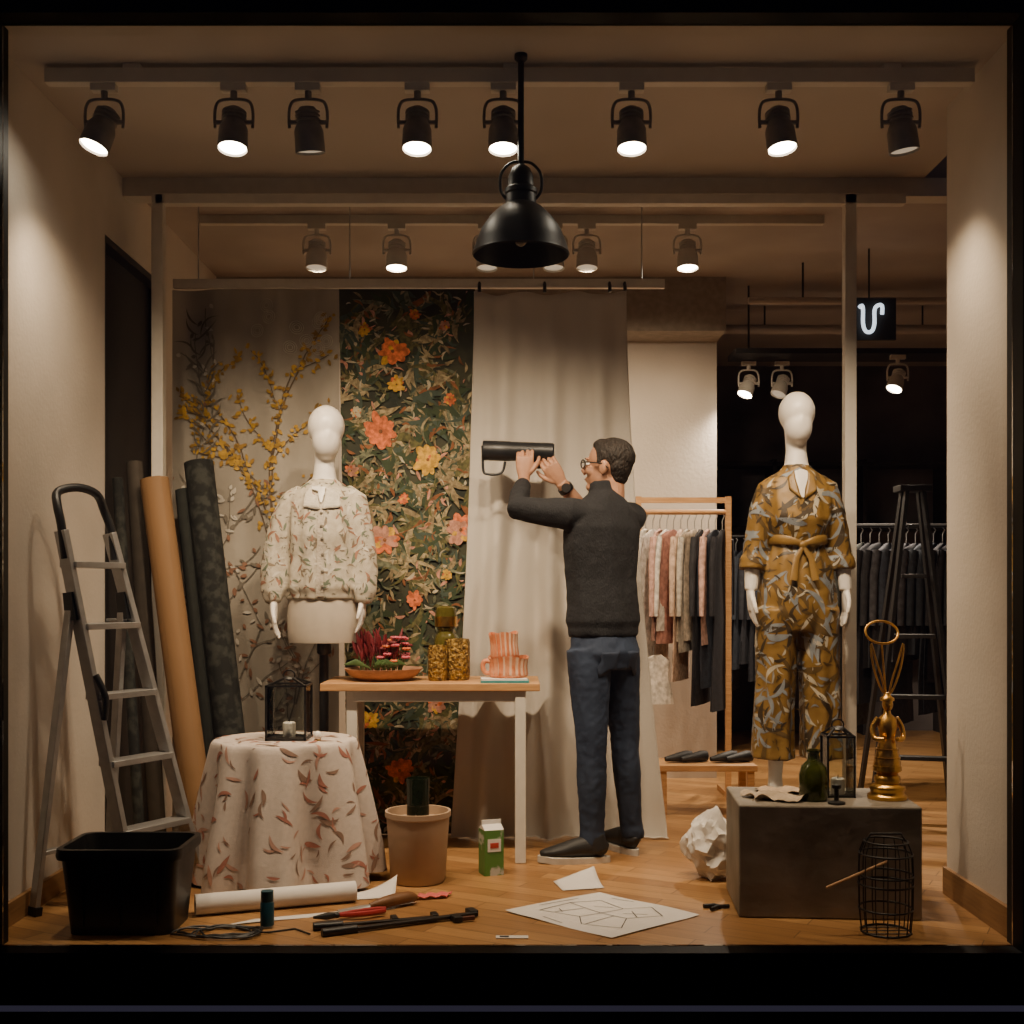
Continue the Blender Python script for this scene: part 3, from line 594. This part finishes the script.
for k in range(6):
    h=bv.find_nearest(V((cx+.002,fy-.05,1.47-k*.065))); b.ell(h[0]+h[1]*.006,(.007,.003,.007),tw2,seg=10,rings=5)
parts+=[bo,b.finish()]
group('mannequin_bust',parts,(cx,cy,0))
# ------------------------------------------------------------ man
parts=[]
swm=M('charcoal_sweater',(.011,.012,.015),.9,var=.2,scale=120,bump=.35,bscale=260,stretch=(1,1,.35)); jm=M('denim',(.009,.018,.042),.8,c2=(.024,.040,.078),scale=7,bump=.15,bscale=300)
sd=V((.80,.60,0)).normalized(); fwd=V((-.6,.8,0)).normalized()
mc=V((.385,5.06,0))
def mp_(f,s_,z): return mc+fwd*f+sd*s_+V((0,0,z))
b=B('sweater')
b.tube([mp_(0,0,.935),mp_(0,0,.95),mp_(0,0,.975),mp_(0,0,1.0),mp_(.0,0,1.07),mp_(.01,0,1.17),mp_(.01,0,1.30),mp_(.0,-.0,1.40),mp_(-.005,0,1.465),mp_(-.005,.0,1.51),mp_(.0,.0,1.545),mp_(.005,0,1.585)],
 [(.160,.116),(.165,.120),(.165,.120),(.174,.127),(.168,.120),(.166,.118),(.183,.122),(.188,.115),(.165,.095),(.105,.075),(.062,.058),(.054,.054)],swm,48,side=sd,fold=(.028,7,0))
Ls=mc+V((-.145,-.095,1.445)); Le=V((.020,5.03,1.475)); Lw=V((.05,5.215,1.60))
b.tube([mp_(0,-.09,1.44),Ls,Ls.lerp(Le,.5)+V((0,-.0,-.005)),Le,Le.lerp(Lw,.5),Le.lerp(Lw,.92)],[.065,.068,.056,.050,.043,.034],swm,28,fold=(.05,4,0))
Rs=mc+V((.130,.095,1.445)); Re=V((.40,5.36,1.37)); Rw=V((.215,5.245,1.60))
b.tube([mp_(0,.09,1.44),Rs,Rs.lerp(Re,.5),Re,Re.lerp(Rw,.45)],[.065,.066,.056,.050,.045],swm,20)
parts.append(b.finish(remesh=.0065,smooth=2,disp=(.006,.05)))
b=B('jeans')
hl=mp_(0,-.08,.88); hr=mp_(0,.08,.88)
b.tube([mp_(0,0,.99),mp_(0,0,.93),mp_(-.012,0,.86),mp_(-.012,0,.80)],[(.145,.105),(.155,.113),(.162,.123),(.14,.105)],jm,28,side=sd)
lk,la=V((.33,4.985,.47)),V((.335,4.995,.07)); rk,ra=V((.482,5.12,.47)),V((.515,5.15,.07))
for h_,k_,a_,ph in((hl,lk,la,0),(hr,rk,ra,2)):
    b.tube([h_,h_.lerp(k_,.25),h_.lerp(k_,.55),k_+V((0,0,.05)),k_+V((0,0,-.02)),k_.lerp(a_,.3),k_.lerp(a_,.6),k_.lerp(a_,.85),a_+V((0,0,.02)),a_],[.095,.088,.076,.064,.060,.061,.054,.050,.055,.053],jm,32,fold=(.045,4,ph))
jn=b.finish(remesh=.0065,smooth=2,disp=(.005,.03)); parts.append(jn)
jm2=M('denim_pocket',(.020,.032,.062),.8,bump=.15,bscale=260)
def bq(s0,s1,z0,z1): return (mp_(-.15,s0,z1),mp_(-.15,s1,z1),mp_(-.15,s1-.012,z0),mp_(-.15,s0+.012,z0))
snap_patch(jn,'back_pockets',[bq(-.13,-.025,.77,.88),bq(.025,.13,.77,.88)],jm2,.003,thick=.002)
shoe_m=M('black_sneaker',(.012,.012,.013),.6); sole_m=M('sole_rubber',(.50,.47,.42),.7)
def shoe(heel,dr_):
    heel=V(heel); d=V(dr_).normalized(); sd_=d.cross(V((0,0,1)))
    b=B('shoe'); f=lambda a,z:heel+d*a+V((0,0,z))
    b.tube([f(-.008,.055),f(.02,.065),f(.08,.067),f(.13,.060),f(.18,.050),f(.225,.044),f(.262,.040),f(.275,.038)],[(.015,.02),(.036,.046),(.04,.046),(.041,.040),(.043,.032),(.040,.024),(.026,.016),(.012,.012)],shoe_m,18,side=sd_)
    b.tube([f(.035,.05),f(.045,.09),f(.05,.115)],[.045,.044,.041],shoe_m,16)
    for k in range(4): b.tube([f(.11+.022*k,.093-.009*k)-sd_*.022,f(.112+.022*k,.100-.009*k),f(.11+.022*k,.093-.009*k)+sd_*.022],.004,shoe_m,6)
    o1=b.finish(remesh=.0045,smooth=2)
    b=B('shoe_sole'); ring=[]
    for z,g in((.0,1.0),(.026,1.06)):
        for i in range(28):
            a=2*pi*i/28; x=.133+.152*math.cos(a); ring.append(heel+d*x+sd_*(.043+.007*math.cos(a))*math.sin(a)*g+V((0,0,z+(.005 if x>.25 else 0))))
    b.add(ring,[tuple(reversed(range(28))),tuple(range(28,56))]+[(i,(i+1)%28,28+(i+1)%28,28+i) for i in range(28)],sole_m)
    return [o1,b.finish()]
parts+=shoe((.39,4.985,.0),(-1,-.06,0)); parts+=shoe((.525,5.11,0),(-.45,.89,0))
hm=Matrix.Translation(V((.405,5.075,1.650)))@Matrix.Rotation(math.atan2(.40,-.915),4,'Z')@Matrix.Rotation(math.radians(-6),4,'Y')
b=B('head')
b.ell((-.008,0,.03),(.094,.074,.09),skin,None,24,16); b.ell((.03,0,-.03),(.056,.056,.082),skin,None,24,16); b.ell((.066,0,-.09),(.022,.026,.02),skin); b.ell((.0,0,-.055),(.06,.06,.05),skin)
b.tube([(.082,0,.022),(.096,0,.0),(.108,0,-.022),(.094,0,-.034)],[.008,.01,.0125,.012],skin,10)
b.ell((.083,0,.026),(.012,.05,.009),skin); b.ell((.083,0,-.055),(.012,.024,.006),skin); b.ell((.081,0,-.066),(.012,.02,.007),skin)
for s_ in(-1,1): b.ell((-.008,s_*.075,-.008),(.02,.009,.032),skin); b.ell((-.012,s_*.08,-.004),(.014,.008,.026),skin); b.ell((.06,s_*.04,-.025),(.025,.018,.022),skin)
b.tube([(-.02,0,-.03),(-.03,0,-.09),(-.03,0,-.15)],[.052,.052,.058],skin,16)
parts.append(b.finish(matrix=hm,remesh=.004,smooth=3))
b=B('face_details'); lip=M('lips',(.36,.15,.11),.5); ey=M('eye_white',(.7,.67,.62),.3)
for s_ in(-1,1):
    b.ell((.077,s_*.031,.004),(.011,.014,.008),ey); b.ell((.086,s_*.031,.004),(.003,.006,.006),ink); b.ell((.087,s_*.031,.026),(.006,.018,.0035),hairm)
b.ell((.092,0,-.060),(.004,.02,.004),lip); parts.append(b.finish(matrix=hm))
b=B('hair')
b.ell((-.022,0,.046),(.094,.081,.080),hairm,None,24,16); b.ell((-.054,0,.012),(.050,.072,.074),hairm,None,24,16); b.ell((-.056,0,-.04),(.034,.052,.035),hairm); b.ell((.030,0,.085),(.042,.055,.032),hairm)
for s_ in(-1,1): b.ell((-.0,s_*.064,.03),(.03,.014,.035),hairm)
parts.append(b.finish(matrix=hm,remesh=.005,smooth=4,disp=(.005,.014)))
b=B('glasses')
for s_ in(-1,1):
    b.tube([(.100,s_*.034+.024*math.cos(a),.003+.018*math.sin(a)) for a in[2*pi*i/16 for i in range(16)]],.0028,black,6,close=True)
    b.tube([(.100,s_*.058,.008),(.07,s_*.078,.010),(-.01,s_*.083,.008),(-.03,s_*.084,-.01)],.0028,black,6)
b.tube([(.1,-.01,.006),(.104,0,.010),(.1,.01,.006)],.0028,black,6); parts.append(b.finish(matrix=hm))
b=B('left_hand'); hand(b,(.052,5.222,1.622),(.05,.04,1),(0,1,0),(1,0,0),skin,1.0,.62,.05); parts.append(b.finish(remesh=.0033,smooth=2))
b=B('right_hand'); b.tube([Re.lerp(Rw,.3),Re.lerp(Rw,.6),Rw],[.042,.037,.027],skin,14)
hand(b,Rw,(-.55,-.12,.80),(.1,1,.15),(-.8,0,-.5),skin,1.0,.62,.03); parts.append(b.finish(remesh=.0033,smooth=2))
b=B('wristwatch'); d=(Rw-Re).normalized(); p=Rw-d*.035; b.tube([p-d*.012,p+d*.012],.0345,black,20); b.lathe([(0,.008),(.02,.008),(.021,0),(0,0)],p+V((0,-.034,.0)),black,16,axis=(0,-1,.0)); parts.append(b.finish())
group('man',parts,(.40,5.05,0))
b=B('spotlight_fixture'); y=5.283; z=1.735
b.lathe([(0,0),(.036,0),(.042,.006),(.042,.19),(.044,.195),(.044,.31),(.040,.315),(.036,.30),(0,.29)],(.185,y,z),blackplastic,32,axis=(-1,0,.03))
b.tube(cat([(-.03,y,z-.04),(-.04,y,z-.08),(-.065,y,z-.095),(-.105,y,z-.095),(-.126,y,z-.08),(-.128,y,z-.0)],4),.006,blackplastic,8)
b.tube([(-.128,y,z+.0),(-.13,y,z+.03)],.006,blackplastic,8); b.box((.09,y,z-.055),(.1,.035,.03),blackplastic)
b.finish(sharp=40)
# ------------------------------------------------------------ floor things, left
b=B('planter_pot'); pc=V((-.365,4.66,0)); bei=M('beige_ceramic',(.40,.28,.185),.6,var=.03)
b.lathe([(0,0),(.098,0),(.106,.01),(.122,.25),(.128,.255),(.128,.275),(.118,.275),(.114,.24),(0,.235)],pc,bei,40); b.finish(sharp=45)
b=B('glass_vase'); dgl=M('dark_green_glass',(.012,.018,.012),.1,var=.1)
b.lathe([(0,.238),(.042,.238),(.044,.25),(.044,.34),(.046,.40),(.042,.40),(.04,.34),(.038,.26),(0,.25)],pc+V((-.0,0,0)),dgl,28); b.finish()
b=B('drink_carton'); gc=M('carton_green',(.08,.20,.04),.5,c2=(.45,.45,.40),scale=14,lo=.55,hi=.6); c=V((-.083,4.78,0)); qy=.35
b.box(c+V((0,0,.09)),(.08,.075,.18),gc,rot=qy); b.box(c+V((0,0,.205)),(.08,.006,.02),paper,rot=qy)
q=Matrix.Rotation(qy,3,'Z')
b.box(c+q@V((0,-.0385,.12)),(.055,.002,.05),paper,rot=qy); b.box(c+q@V((0,-.040,.12)),(.035,.002,.02),M('print_red',(.4,.04,.03),.5),rot=qy); b.box(c+q@V((.0405,0,.07)),(.002,.05,.09),paper,rot=qy)
tp=[c+q@V(p) for p in((-.04,-.0375,.18),(.04,-.0375,.18),(.04,.0375,.18),(-.04,.0375,.18),(-.04,0,.2),(.04,0,.2))]
b.add(tp,[(0,1,5,4),(2,3,4,5),(1,2,5),(3,0,4)],paper); b.finish(flat=True)
b=B('paper_roll'); p=V((-1.10,4.165,.037)); e=V((-.57,4.36,.037)); a=(e-p).normalized(); Ln=(e-p).length
b.lathe([(.02,0),(.036,0),(.036,Ln),(.02,Ln),(.018,Ln-.1),(.018,.1),(.02,0)],p,paper,28,axis=a)
b.finish(sharp=40)
b=B('paper_sheet')
def sh(u,v):
    return V((-.98+.55*u+.10*v,4.045+.22*u+.09*v*(1-.3*u)-.02, .003+.02*max(0,u-.75)*(1+v)+.002*math.sin(u*9)*(1-v)))
b.sheet(sh,14,4,paper); b.sheet(lambda u,v:V((-.60+.17*u,4.36+.10*v+.04*u,.003+.06*u*u*v)),8,6,paper); b.finish(thick=.0006)
b=B('marker_can'); b.lathe([(0,0),(.023,0),(.023,.075),(.02,.08),(.021,.083),(.021,.115),(0,.117)],(-.82,4.02,.008),M('teal_plastic',(.008,.06,.09),.4),24); b.finish(sharp=40)
b=B('cable_coil'); pts=[]; q=random.Random(4)
for i in range(150):
    a=i*.21; r=.09+.02*math.sin(i*.37); pts.append(V((-.95+r*1.3*math.cos(a)+.03*math.sin(i*.05),3.94+r*.7*math.sin(a),.006+.006*(i%31)/31+.003*math.sin(i))))
pts+= [V((-.80,3.94,.006)),V((-.72,3.98,.006)),V((-.66,3.92,.006))]
b.tube(pts,.0035,blackplastic,6); b.finish()
b=B('bar_clamp'); p=V((-.62,3.91,.012)); e=V((-.12,4.15,.012)); b.beam(p,e,.022,.012,black); d=(e-p).normalized(); n_=V((-d.y,d.x,0))
b.beam(e-d*.01,e-d*.01+n_*.05-d*.0,.03,.02,black); b.beam(e-d*.09,e-d*.09-n_*.05,.03,.02,black); b.beam(e-d*.09-n_*.04,e-d*.03-n_*.045,.014,.014,M('clamp_brown',(.10,.03,.015),.5)); b.tube([p-d*.0,p+d*.12],.015,blackplastic); b.finish(bevel=.002)
b=B('bar_clamp'); p=V((-.66,3.98,.012)); e=V((-.26,4.10,.012)); b.beam(p,e,.02,.01,black); d=(e-p).normalized(); n_=V((-d.y,d.x,0)); b.beam(e,e+n_*.045,.022,.018,black); b.beam(e-d*.14,e-d*.14+n_*.045,.022,.018,black); b.tube([p,p+d*.1],.014,blackplastic); b.finish(bevel=.002)
red=M('red_grip',(.32,.02,.02),.45)
b=B('pliers'); c=V((-.60,4.105,.018))
for s_ in(-1,1):
    b.tube(cat([c,c+V((.05,s_*.014+.02,0)),c+V((.11,s_*.02+.045,0)),c+V((.16,s_*.012+.07,0))],3),[.007,.0075,.008,.009,.009,.010,.010,.010,.009,.008],red,8); b.tube([c,c+V((-.03,-s_*.008-.012,0)),c+V((-.075,-s_*.002-.03,0))],[.01,.011,.004],black,8)
b.ell(c,(.014,.014,.01),black); b.finish()
b=B('hand_brush'); wdk=M('handle_wood',(.18,.08,.03),.5); b.tube(cat([(-.50,4.22,.018),(-.45,4.25,.024),(-.40,4.29,.026),(-.345,4.33,.022)],3),[.010,.014,.018,.021,.022,.023,.024,.024,.02,.010],wdk,14); b.tube([(-.50,4.22,.016),(-.54,4.20,.014),(-.60,4.17,.010)],[(.009,.009),(.026,.008),(.03,.004)],alu,10,side=(.4,-.9,0)); b.finish()
b=B('pink_cloth'); b.sheet(lambda u,v:V((-.36+.12*u+.02*v,4.36+.06*v+.03*u,.006+.008*math.sin(u*9+v*5)**2)),12,8,M('pink',(.62,.13,.12),.8)); b.finish(thick=.002)
# drawing
b=B('floor_plan_drawing'); P=[V((-.025,4.21)),V((.328,4.475)),V((.65,4.16)),V((.323,3.885))]
def dp(u,v,z=0):
    p=(P[0]*(1-u)+P[3]*u)*(1-v)+(P[1]*(1-u)+P[2]*u)*v
    return V((p.x,p.y,.003+z+.018*max(0,.12-u)*4*(1-v)*.5+.02*max(0,v-.85)*u+.002*math.sin(u*7+v*3)))
b.sheet(lambda u,v:dp(u,v),20,20,paper)
def ln(p,q,w=.0035):
    d=(V(q)-V(p)); n=V((-d.y,d.x)).normalized()*w; k=8
    for i in range(k):
        a=V(p)+d*i/k; c=V(p)+d*(i+1)/k; b.poly([dp(*(a-n),.0015),dp(*(c-n),.0015),dp(*(c+n),.0015),dp(*(a+n),.0015)],ink)
for s_ in[((.15,.2),(.12,.55)),((.12,.55),(.2,.8)),((.2,.8),(.5,.72)),((.5,.72),(.62,.9)),((.62,.9),(.85,.75)),((.85,.75),(.72,.5)),((.72,.5),(.88,.25)),((.88,.25),(.6,.15)),((.6,.15),(.45,.3)),((.45,.3),(.15,.2)),((.45,.3),(.5,.72)),((.12,.55),(.47,.5)),((.47,.5),(.72,.5)),((.25,.25),(.3,.5)),((.62,.17),(.6,.5)),((.3,.62),(.42,.7)),((.6,.6),(.75,.7)),((.6,.7),(.75,.58)),((.2,.35),(.28,.3)),((.3,.08),(.5,.06)),((.2,.92),(.4,.95)),((.05,.3),(.06,.7))]: ln(*s_)
b.finish(weld=False,flat=True)
b=B('paper_scrap'); b.sheet(lambda u,v:V((.19+.16*u-.03*v,4.50+.14*v+.04*u,.003+.05*(v**2)*u)),8,8,paper); b.finish(thick=.0006)
def crumple(name,c,r,m,seed,j=.22):
    # soft crumpled sheet: jittered coarse facets, subdivided once with creases kept by ridged folds
    bm=bmesh.new(); bmesh.ops.create_icosphere(bm,subdivisions=3,radius=1); q=random.Random(seed)
    for v in bm.verts:
        n=v.co.normalized(); k=1+q.uniform(-j,j*.5)+.14*math.sin(n.x*4+seed)*math.cos(n.z*3)+.08*n.z
        v.co=V(((n.x+q.uniform(-.07,.07))*k,(n.y+q.uniform(-.07,.07))*k,(n.z+q.uniform(-.06,.06))*k))
    bmesh.ops.subdivide_edges(bm,edges=bm.edges,cuts=2,use_grid_fill=True)
    dirs=[(V((q.gauss(0,1),q.gauss(0,1),q.gauss(0,1))).normalized(),q.uniform(0,6),q.uniform(7,15)) for _ in range(7)]
    b=B(name); vs=[]
    for v in bm.verts:
        n=v.co.normalized(); d=0
        for a,ph,fq in dirs: d+=.020*(1-2*abs(math.sin(n.dot(a)*fq+ph)))
        p=v.co+n*d; vs.append(V((p.x*r[0],p.y*r[1],p.z*r[2])))
    mz=min(v.z for v in vs); lo_=mz*.86
    vs=[V((v.x,v.y,max(v.z,lo_))) for v in vs]
    b.add([V(c)+v-V((0,0,lo_-.001)) for v in vs],[tuple(x.index for x in f.verts) for f in bm.faces],m); bm.free(); return b.finish(sharp=38)
crumple('crumpled_paper',(.79,4.70,0),(.115,.095,.135),M('crumpled_white',(.66,.63,.58),.85,var=.03),5)
b=B('metal_bracket'); b.tube([(.68,4.26,.008),(.72,4.27,.008),(.74,4.25,.008)],.008,black,8); b.tube([(.70,4.22,.008),(.73,4.25,.01),(.77,4.26,.008)],.007,black,8); b.finish()
b=B('sill_label'); b.box((.0,3.90,.002),(.105,.03,.003),paper); b.box((-.025,3.90,.004),(.03,.014,.001),ink); b.finish(flat=True)
# ------------------------------------------------------------ display box
bx=M('stained_box',(.17,.145,.11),.6,c2=(.30,.26,.21),scale=4,bump=.25,bscale=12)
b=B('display_box'); b.box((1.105,4.315,.195),(.62,.40,.386),bx,rot=-.07); b.finish(flat=True,bevel=.006)
BZ=.389
tis=M('tissue',(.50,.40,.29),.8)
b=B('tissue_paper'); b.sheet(lambda u,v:V((.84+.17*u+.02*math.sin(v*5),4.19+.13*v+.02*math.sin(u*6),BZ+.003+.022*abs(math.sin(u*7+v*4)*math.sin(v*6+1+u*3)))),22,16,tis); b.finish(thick=.001,sharp=30)
b=B('fabric_scrap'); b.sheet(lambda u,v:V((.90+.20*u,4.34+.12*v,BZ+.003+.010*math.sin(u*8+v*3)**2)),14,10,M('scrap_fabric',(.50,.38,.27),.85)); b.finish(thick=.002)
b=B('green_glass_bottle'); gg=M('green_glass',(.07,.085,.012),.1,trans=.5,var=.1)
b.lathe([(0,0),(.044,0),(.05,.01),(.05,.09),(.042,.12),(.022,.14),(.019,.165),(.024,.17),(.024,.178),(.016,.178),(.015,.14),(0,.12)],(1.065,4.24,BZ),gg,32); b.finish()
lantern('glass_lantern',(1.175,4.33,BZ),.095,.27)
b=B('candle_holder'); b.lathe([(0,0),(.03,0),(.03,.006),(.008,.012),(.008,.05),(.016,.055),(.016,.065),(0,.065)],(1.125,4.16,BZ),black,20); b.finish()
b=B('gold_figurine'); c=V((1.335,4.27,BZ))
b.lathe([(0,0),(.068,0),(.07,.012),(.06,.018),(.058,.03),(.064,.036),(.062,.046),(.042,.055),(.046,.066),(.044,.08),(.03,.09),(0,.09)],c,gold,36)
b.lathe([(.03,.085),(.050,.10),(.046,.13),(.038,.17),(.030,.20),(.026,.215)],c,gold,28)
for s_ in(-1,1):
    b.tube(cat([c+V((s_*.030,0,.285)),c+V((s_*.052,.0,.25)),c+V((s_*.050,-.02,.215)),c+V((s_*.022,-.042,.215))],3),[.012,.012,.011,.010,.009,.009,.009,.009,.009,.008],gold,10)
    P_=[c+V(p) for p in((s_*.008,0,.375),(s_*.020,0,.43),(s_*.036,0,.48),(s_*.052,0,.535),(s_*.057,0,.548),(s_*.056,0,.51),(s_*.044,0,.45),(s_*.022,0,.39))]
    b.tube(cat(P_,4,close=True),.0038,gold,8,close=True)
b.tube([c+V((0,0,.20)),c+V((0,0,.22)),c+V((0,-.004,.255)),c+V((0,0,.285)),c+V((0,0,.30)),c+V((0,0,.315))],[.027,.027,.034,.032,.014,.011],gold,16)
b.ell(c+V((0,-.004,.335)),(.019,.022,.025),gold); b.ell(c+V((0,-.025,.332)),(.004,.005,.006),gold); b.lathe([(.0,.03),(.010,.028),(.014,.016),(.024,.010),(.025,.0),(.02,-.002)],c+V((0,0,.348)),gold,20)
for k in range(3): b.lathe([(.028,.11+k*.03),(.050-.005*k,.112+k*.03),(.050-.005*k,.118+k*.03),(.028,.12+k*.03)],c,gold,24)
b.tube([c+V((.0,0.01,.355)),c+V((-.008,.015,.46)),c+V((-.015,.015,.55))],.0035,gold,6)
b.tube([c+V((-.015+.058*math.cos(a),.015+.02*math.sin(a),.59+.040*math.sin(a))) for a in[2*pi*i/24 for i in range(24)]],.0045,gold,8,close=True); b.finish(sharp=60)
b=B('wire_basket'); c=V((1.235,3.965,0)); r=.088
def wr(z,r,t=.0035): b.tube([c+V((r*math.cos(a),r*math.sin(a),z)) for a in[2*pi*i/28 for i in range(28)]],t,black,6,close=True)
for z,k in((.004,.9),(.08,.98),(.16,1),(.19,1),(.26,.97),(.30,.8)): wr(z,r*k)
for i in range(14):
    a=2*pi*i/14; b.tube([c+V((r*k*math.cos(a),r*k*math.sin(a),z)) for z,k in((.004,.9),(.08,.98),(.2,1),(.26,.97),(.30,.8))],.0022,black,5)
for k in(-1,0,1): b.tube([c+V((-r*.85,k*.04,.005)),c+V((r*.85,k*.04,.005))],.0022,black,5)
b.tube([c+V((-.065,0,.30)),c+V((-.05,0,.325)),c+V((.05,0,.325)),c+V((.065,0,.30))],.0035,black,6)
bk=b.finish()
b=B('wooden_stick'); b.tube([(1.03,3.93,.155),(1.24,3.96,.235)],.005,woodt,8); attach(b.finish(),bk)
# ------------------------------------------------------------ back shop
def garment(b,x,y,ztop,w,ln_,th,m,yaw=.5,seed=0,sleeve=True):
    q=random.Random(seed); a=V((math.sin(yaw)*1,math.cos(yaw),0))
    pts=[];rad=[]
    for t_,k in((0,.12),(.03,.5),(.08,.95),(.2,1.),(.5,.92),(.8,1.0),(1,1.08)):
        pts.append(V((x+q.uniform(-.006,.006),y,ztop-ln_*t_))); rad.append((w/2*k,th*(.5+.5*t_+q.uniform(-.1,.2))))
    b.tube(pts,rad,m,20,side=a,fold=(.12,7,seed))
    if sleeve:
        for s_ in(-1,1):
            p=V((x,y,ztop-.05))+a*s_*w*.42; b.tube([p,p+a*s_*.04+V((0,0,-.15)),p+a*s_*.05+V((0,0,-.42))],[th*1.2,th*1.1,th*.8],m,8)
    b.tube([(x,y,ztop),(x,y,ztop+.05),(x+.012,y,ztop+.075),(x,y,ztop+.09)],.003,alu,6)
cols=[(.55,.52,.48),(.02,.02,.025),(.50,.36,.27),(.62,.58,.52),(.05,.05,.06),(.38,.18,.14),(.56,.46,.36),(.50,.31,.26),(.025,.03,.045),(.42,.38,.32),(.06,.065,.06),(.015,.015,.02),(.02,.025,.035)]
gm=[M('garment_%d'%i,c,.9,var=.3,scale=35) for i,c in enumerate(cols)]
b=B('clothes_rack'); ry=6.55
b.tube([(.68,ry,1.555),(1.19,ry,1.555)],.014,woodt,12)
b.beam((.68,ry,1.62),(1.19,ry,1.62),.02,.03,woodt)
for x in(.69,1.18): b.box((x,ry,.82),(.03,.03,1.64),woodt); b.box((x,ry,.015),(.035,.5,.03),woodt)
rack=b.finish(sharp=40)
b=B('hanging_clothes')
gi=[3,0,7,3,5,2,9,6,1,7,8,11]; gl=[.5,.78,.6,.55,.62,.82,.66,.6,.95,.62,.85,.98]
for i in range(12): garment(b,.73+i*.038,ry,1.46,.36,gl[i],.017,gm[gi[i]],yaw=.45+.15*math.sin(i*2),seed=i)
garment(b,.76,ry-.12,.78,.2,.26,.03,gm[3],yaw=1.2,seed=3,sleeve=False); hc=b.finish(sharp=60); attach(hc,rack)
b=B('wooden_bench'); b.box((.98,6.15,.235),(.50,.28,.03),woodt)
for x in(.76,1.2):
    for y in(6.04,6.26): b.box((x,y,.11),(.035,.035,.22),woodt)
b.finish(flat=True,bevel=.002)
b=B('pair_of_shoes')
for x in(.83,.91,1.06,1.14): b.tube([(x-.05,6.10,.27),(x-.0,6.12,.275),(x+.06,6.14,.28),(x+.09,6.15,.28)],[(.012,.012),(.03,.02),(.028,.03),(.018,.026)],shoe_m,12,side=(0,1,0))
b.finish()
b=B('clothes_rack'); y=6.9
b.tube([(1.75,y,1.5),(2.9,y,1.5)],.012,black,8)
for x in(1.75,2.9): b.tube([(x,y,0),(x,y,1.5)],.012,black,8); b.tube([(x,y-.25,.012),(x,y+.25,.012)],.012,black,8)
rk2=b.finish()
b=B('hanging_clothes')
q=random.Random(12)
for i in range(20): garment(b,1.8+i*.052,y,1.4,.4,q.uniform(.6,1.05),.026,q.choice([gm[1],gm[4],gm[8],gm[10],gm[11],gm[12]]),yaw=.7,seed=i+40)
attach(b.finish(sharp=60),rk2)
b=B('clothes_rack'); y=8.3
b.tube([(1.3,y,1.5),(2.3,y,1.5)],.012,black,8)
for x in(1.3,2.3): b.tube([(x,y,0),(x,y,1.5)],.012,black,8)
rk3=b.finish()
b=B('hanging_clothes')
for i in range(18): garment(b,1.34+i*.052,y,1.4,.4,q.uniform(.6,1.05),.022,q.choice([gm[1],gm[4],gm[8],gm[11],gm[12]]),yaw=.5,seed=i+80)
attach(b.finish(sharp=60),rk3)
b=B('step_ladder'); ap=V((2.02,6.05,1.64))
for f in(((1.78,5.95,0),-.02),((2.2,5.85,0),.02),((1.85,6.4,0),-.02),((2.3,6.3,0),.02)):
    b.beam(V(f[0]),ap+V((f[1]*2,(-.03 if f[0][1]<6.1 else .03),0)),.02,.04,black)
for h in(.3,.6,.9,1.2,1.45):
    t=h/1.64; b.beam(V((1.78,5.95,0)).lerp(ap,t),V((2.2,5.85,0)).lerp(ap,t),.06,.02,black)
b.box(ap,(.16,.12,.03),black); b.finish(bevel=.002)
b=B('illuminated_sign'); sg=M('sign_glow',(.8,.85,.9),.4,emis=(.75,.87,1),es=1.6); yy=6.3; x0=1.853; z0=2.558
b.tube(cat([(x0-.03,yy,z0+.055),(x0-.015,yy,z0+.065),(x0-.01,yy,z0+.04),(x0-.01,yy,z0-.03),(x0+.005,yy,z0-.07),(x0+.035,yy,z0-.07),(x0+.05,yy,z0-.03),(x0+.05,yy,z0+.04),(x0+.065,yy,z0+.065),(x0+.09,yy,z0+.065),(x0+.09,yy,z0+.02)],3),.010,sg,8)
b.box((x0+.03,yy+.03,z0),(.28,.02,.22),darkwall); b.tube([(x0+.03,yy+.03,z0+.1),(x0+.03,yy+.03,2.93)],.005,black,6); b.finish()
b=B('ceiling_pipe'); b.tube([(1.3,6.6,2.72),(3.4,6.6,2.72)],.02,backceil,10); b.tube([(1.3,7.6,2.78),(3.4,7.6,2.78)],.03,backceil,10)
for x in(1.6,2.6): b.tube([(x,6.6,2.72),(x,6.6,2.93)],.006,black,6); b.tube([(x,7.6,2.78),(x,7.6,2.93)],.006,black,6)
b.finish()
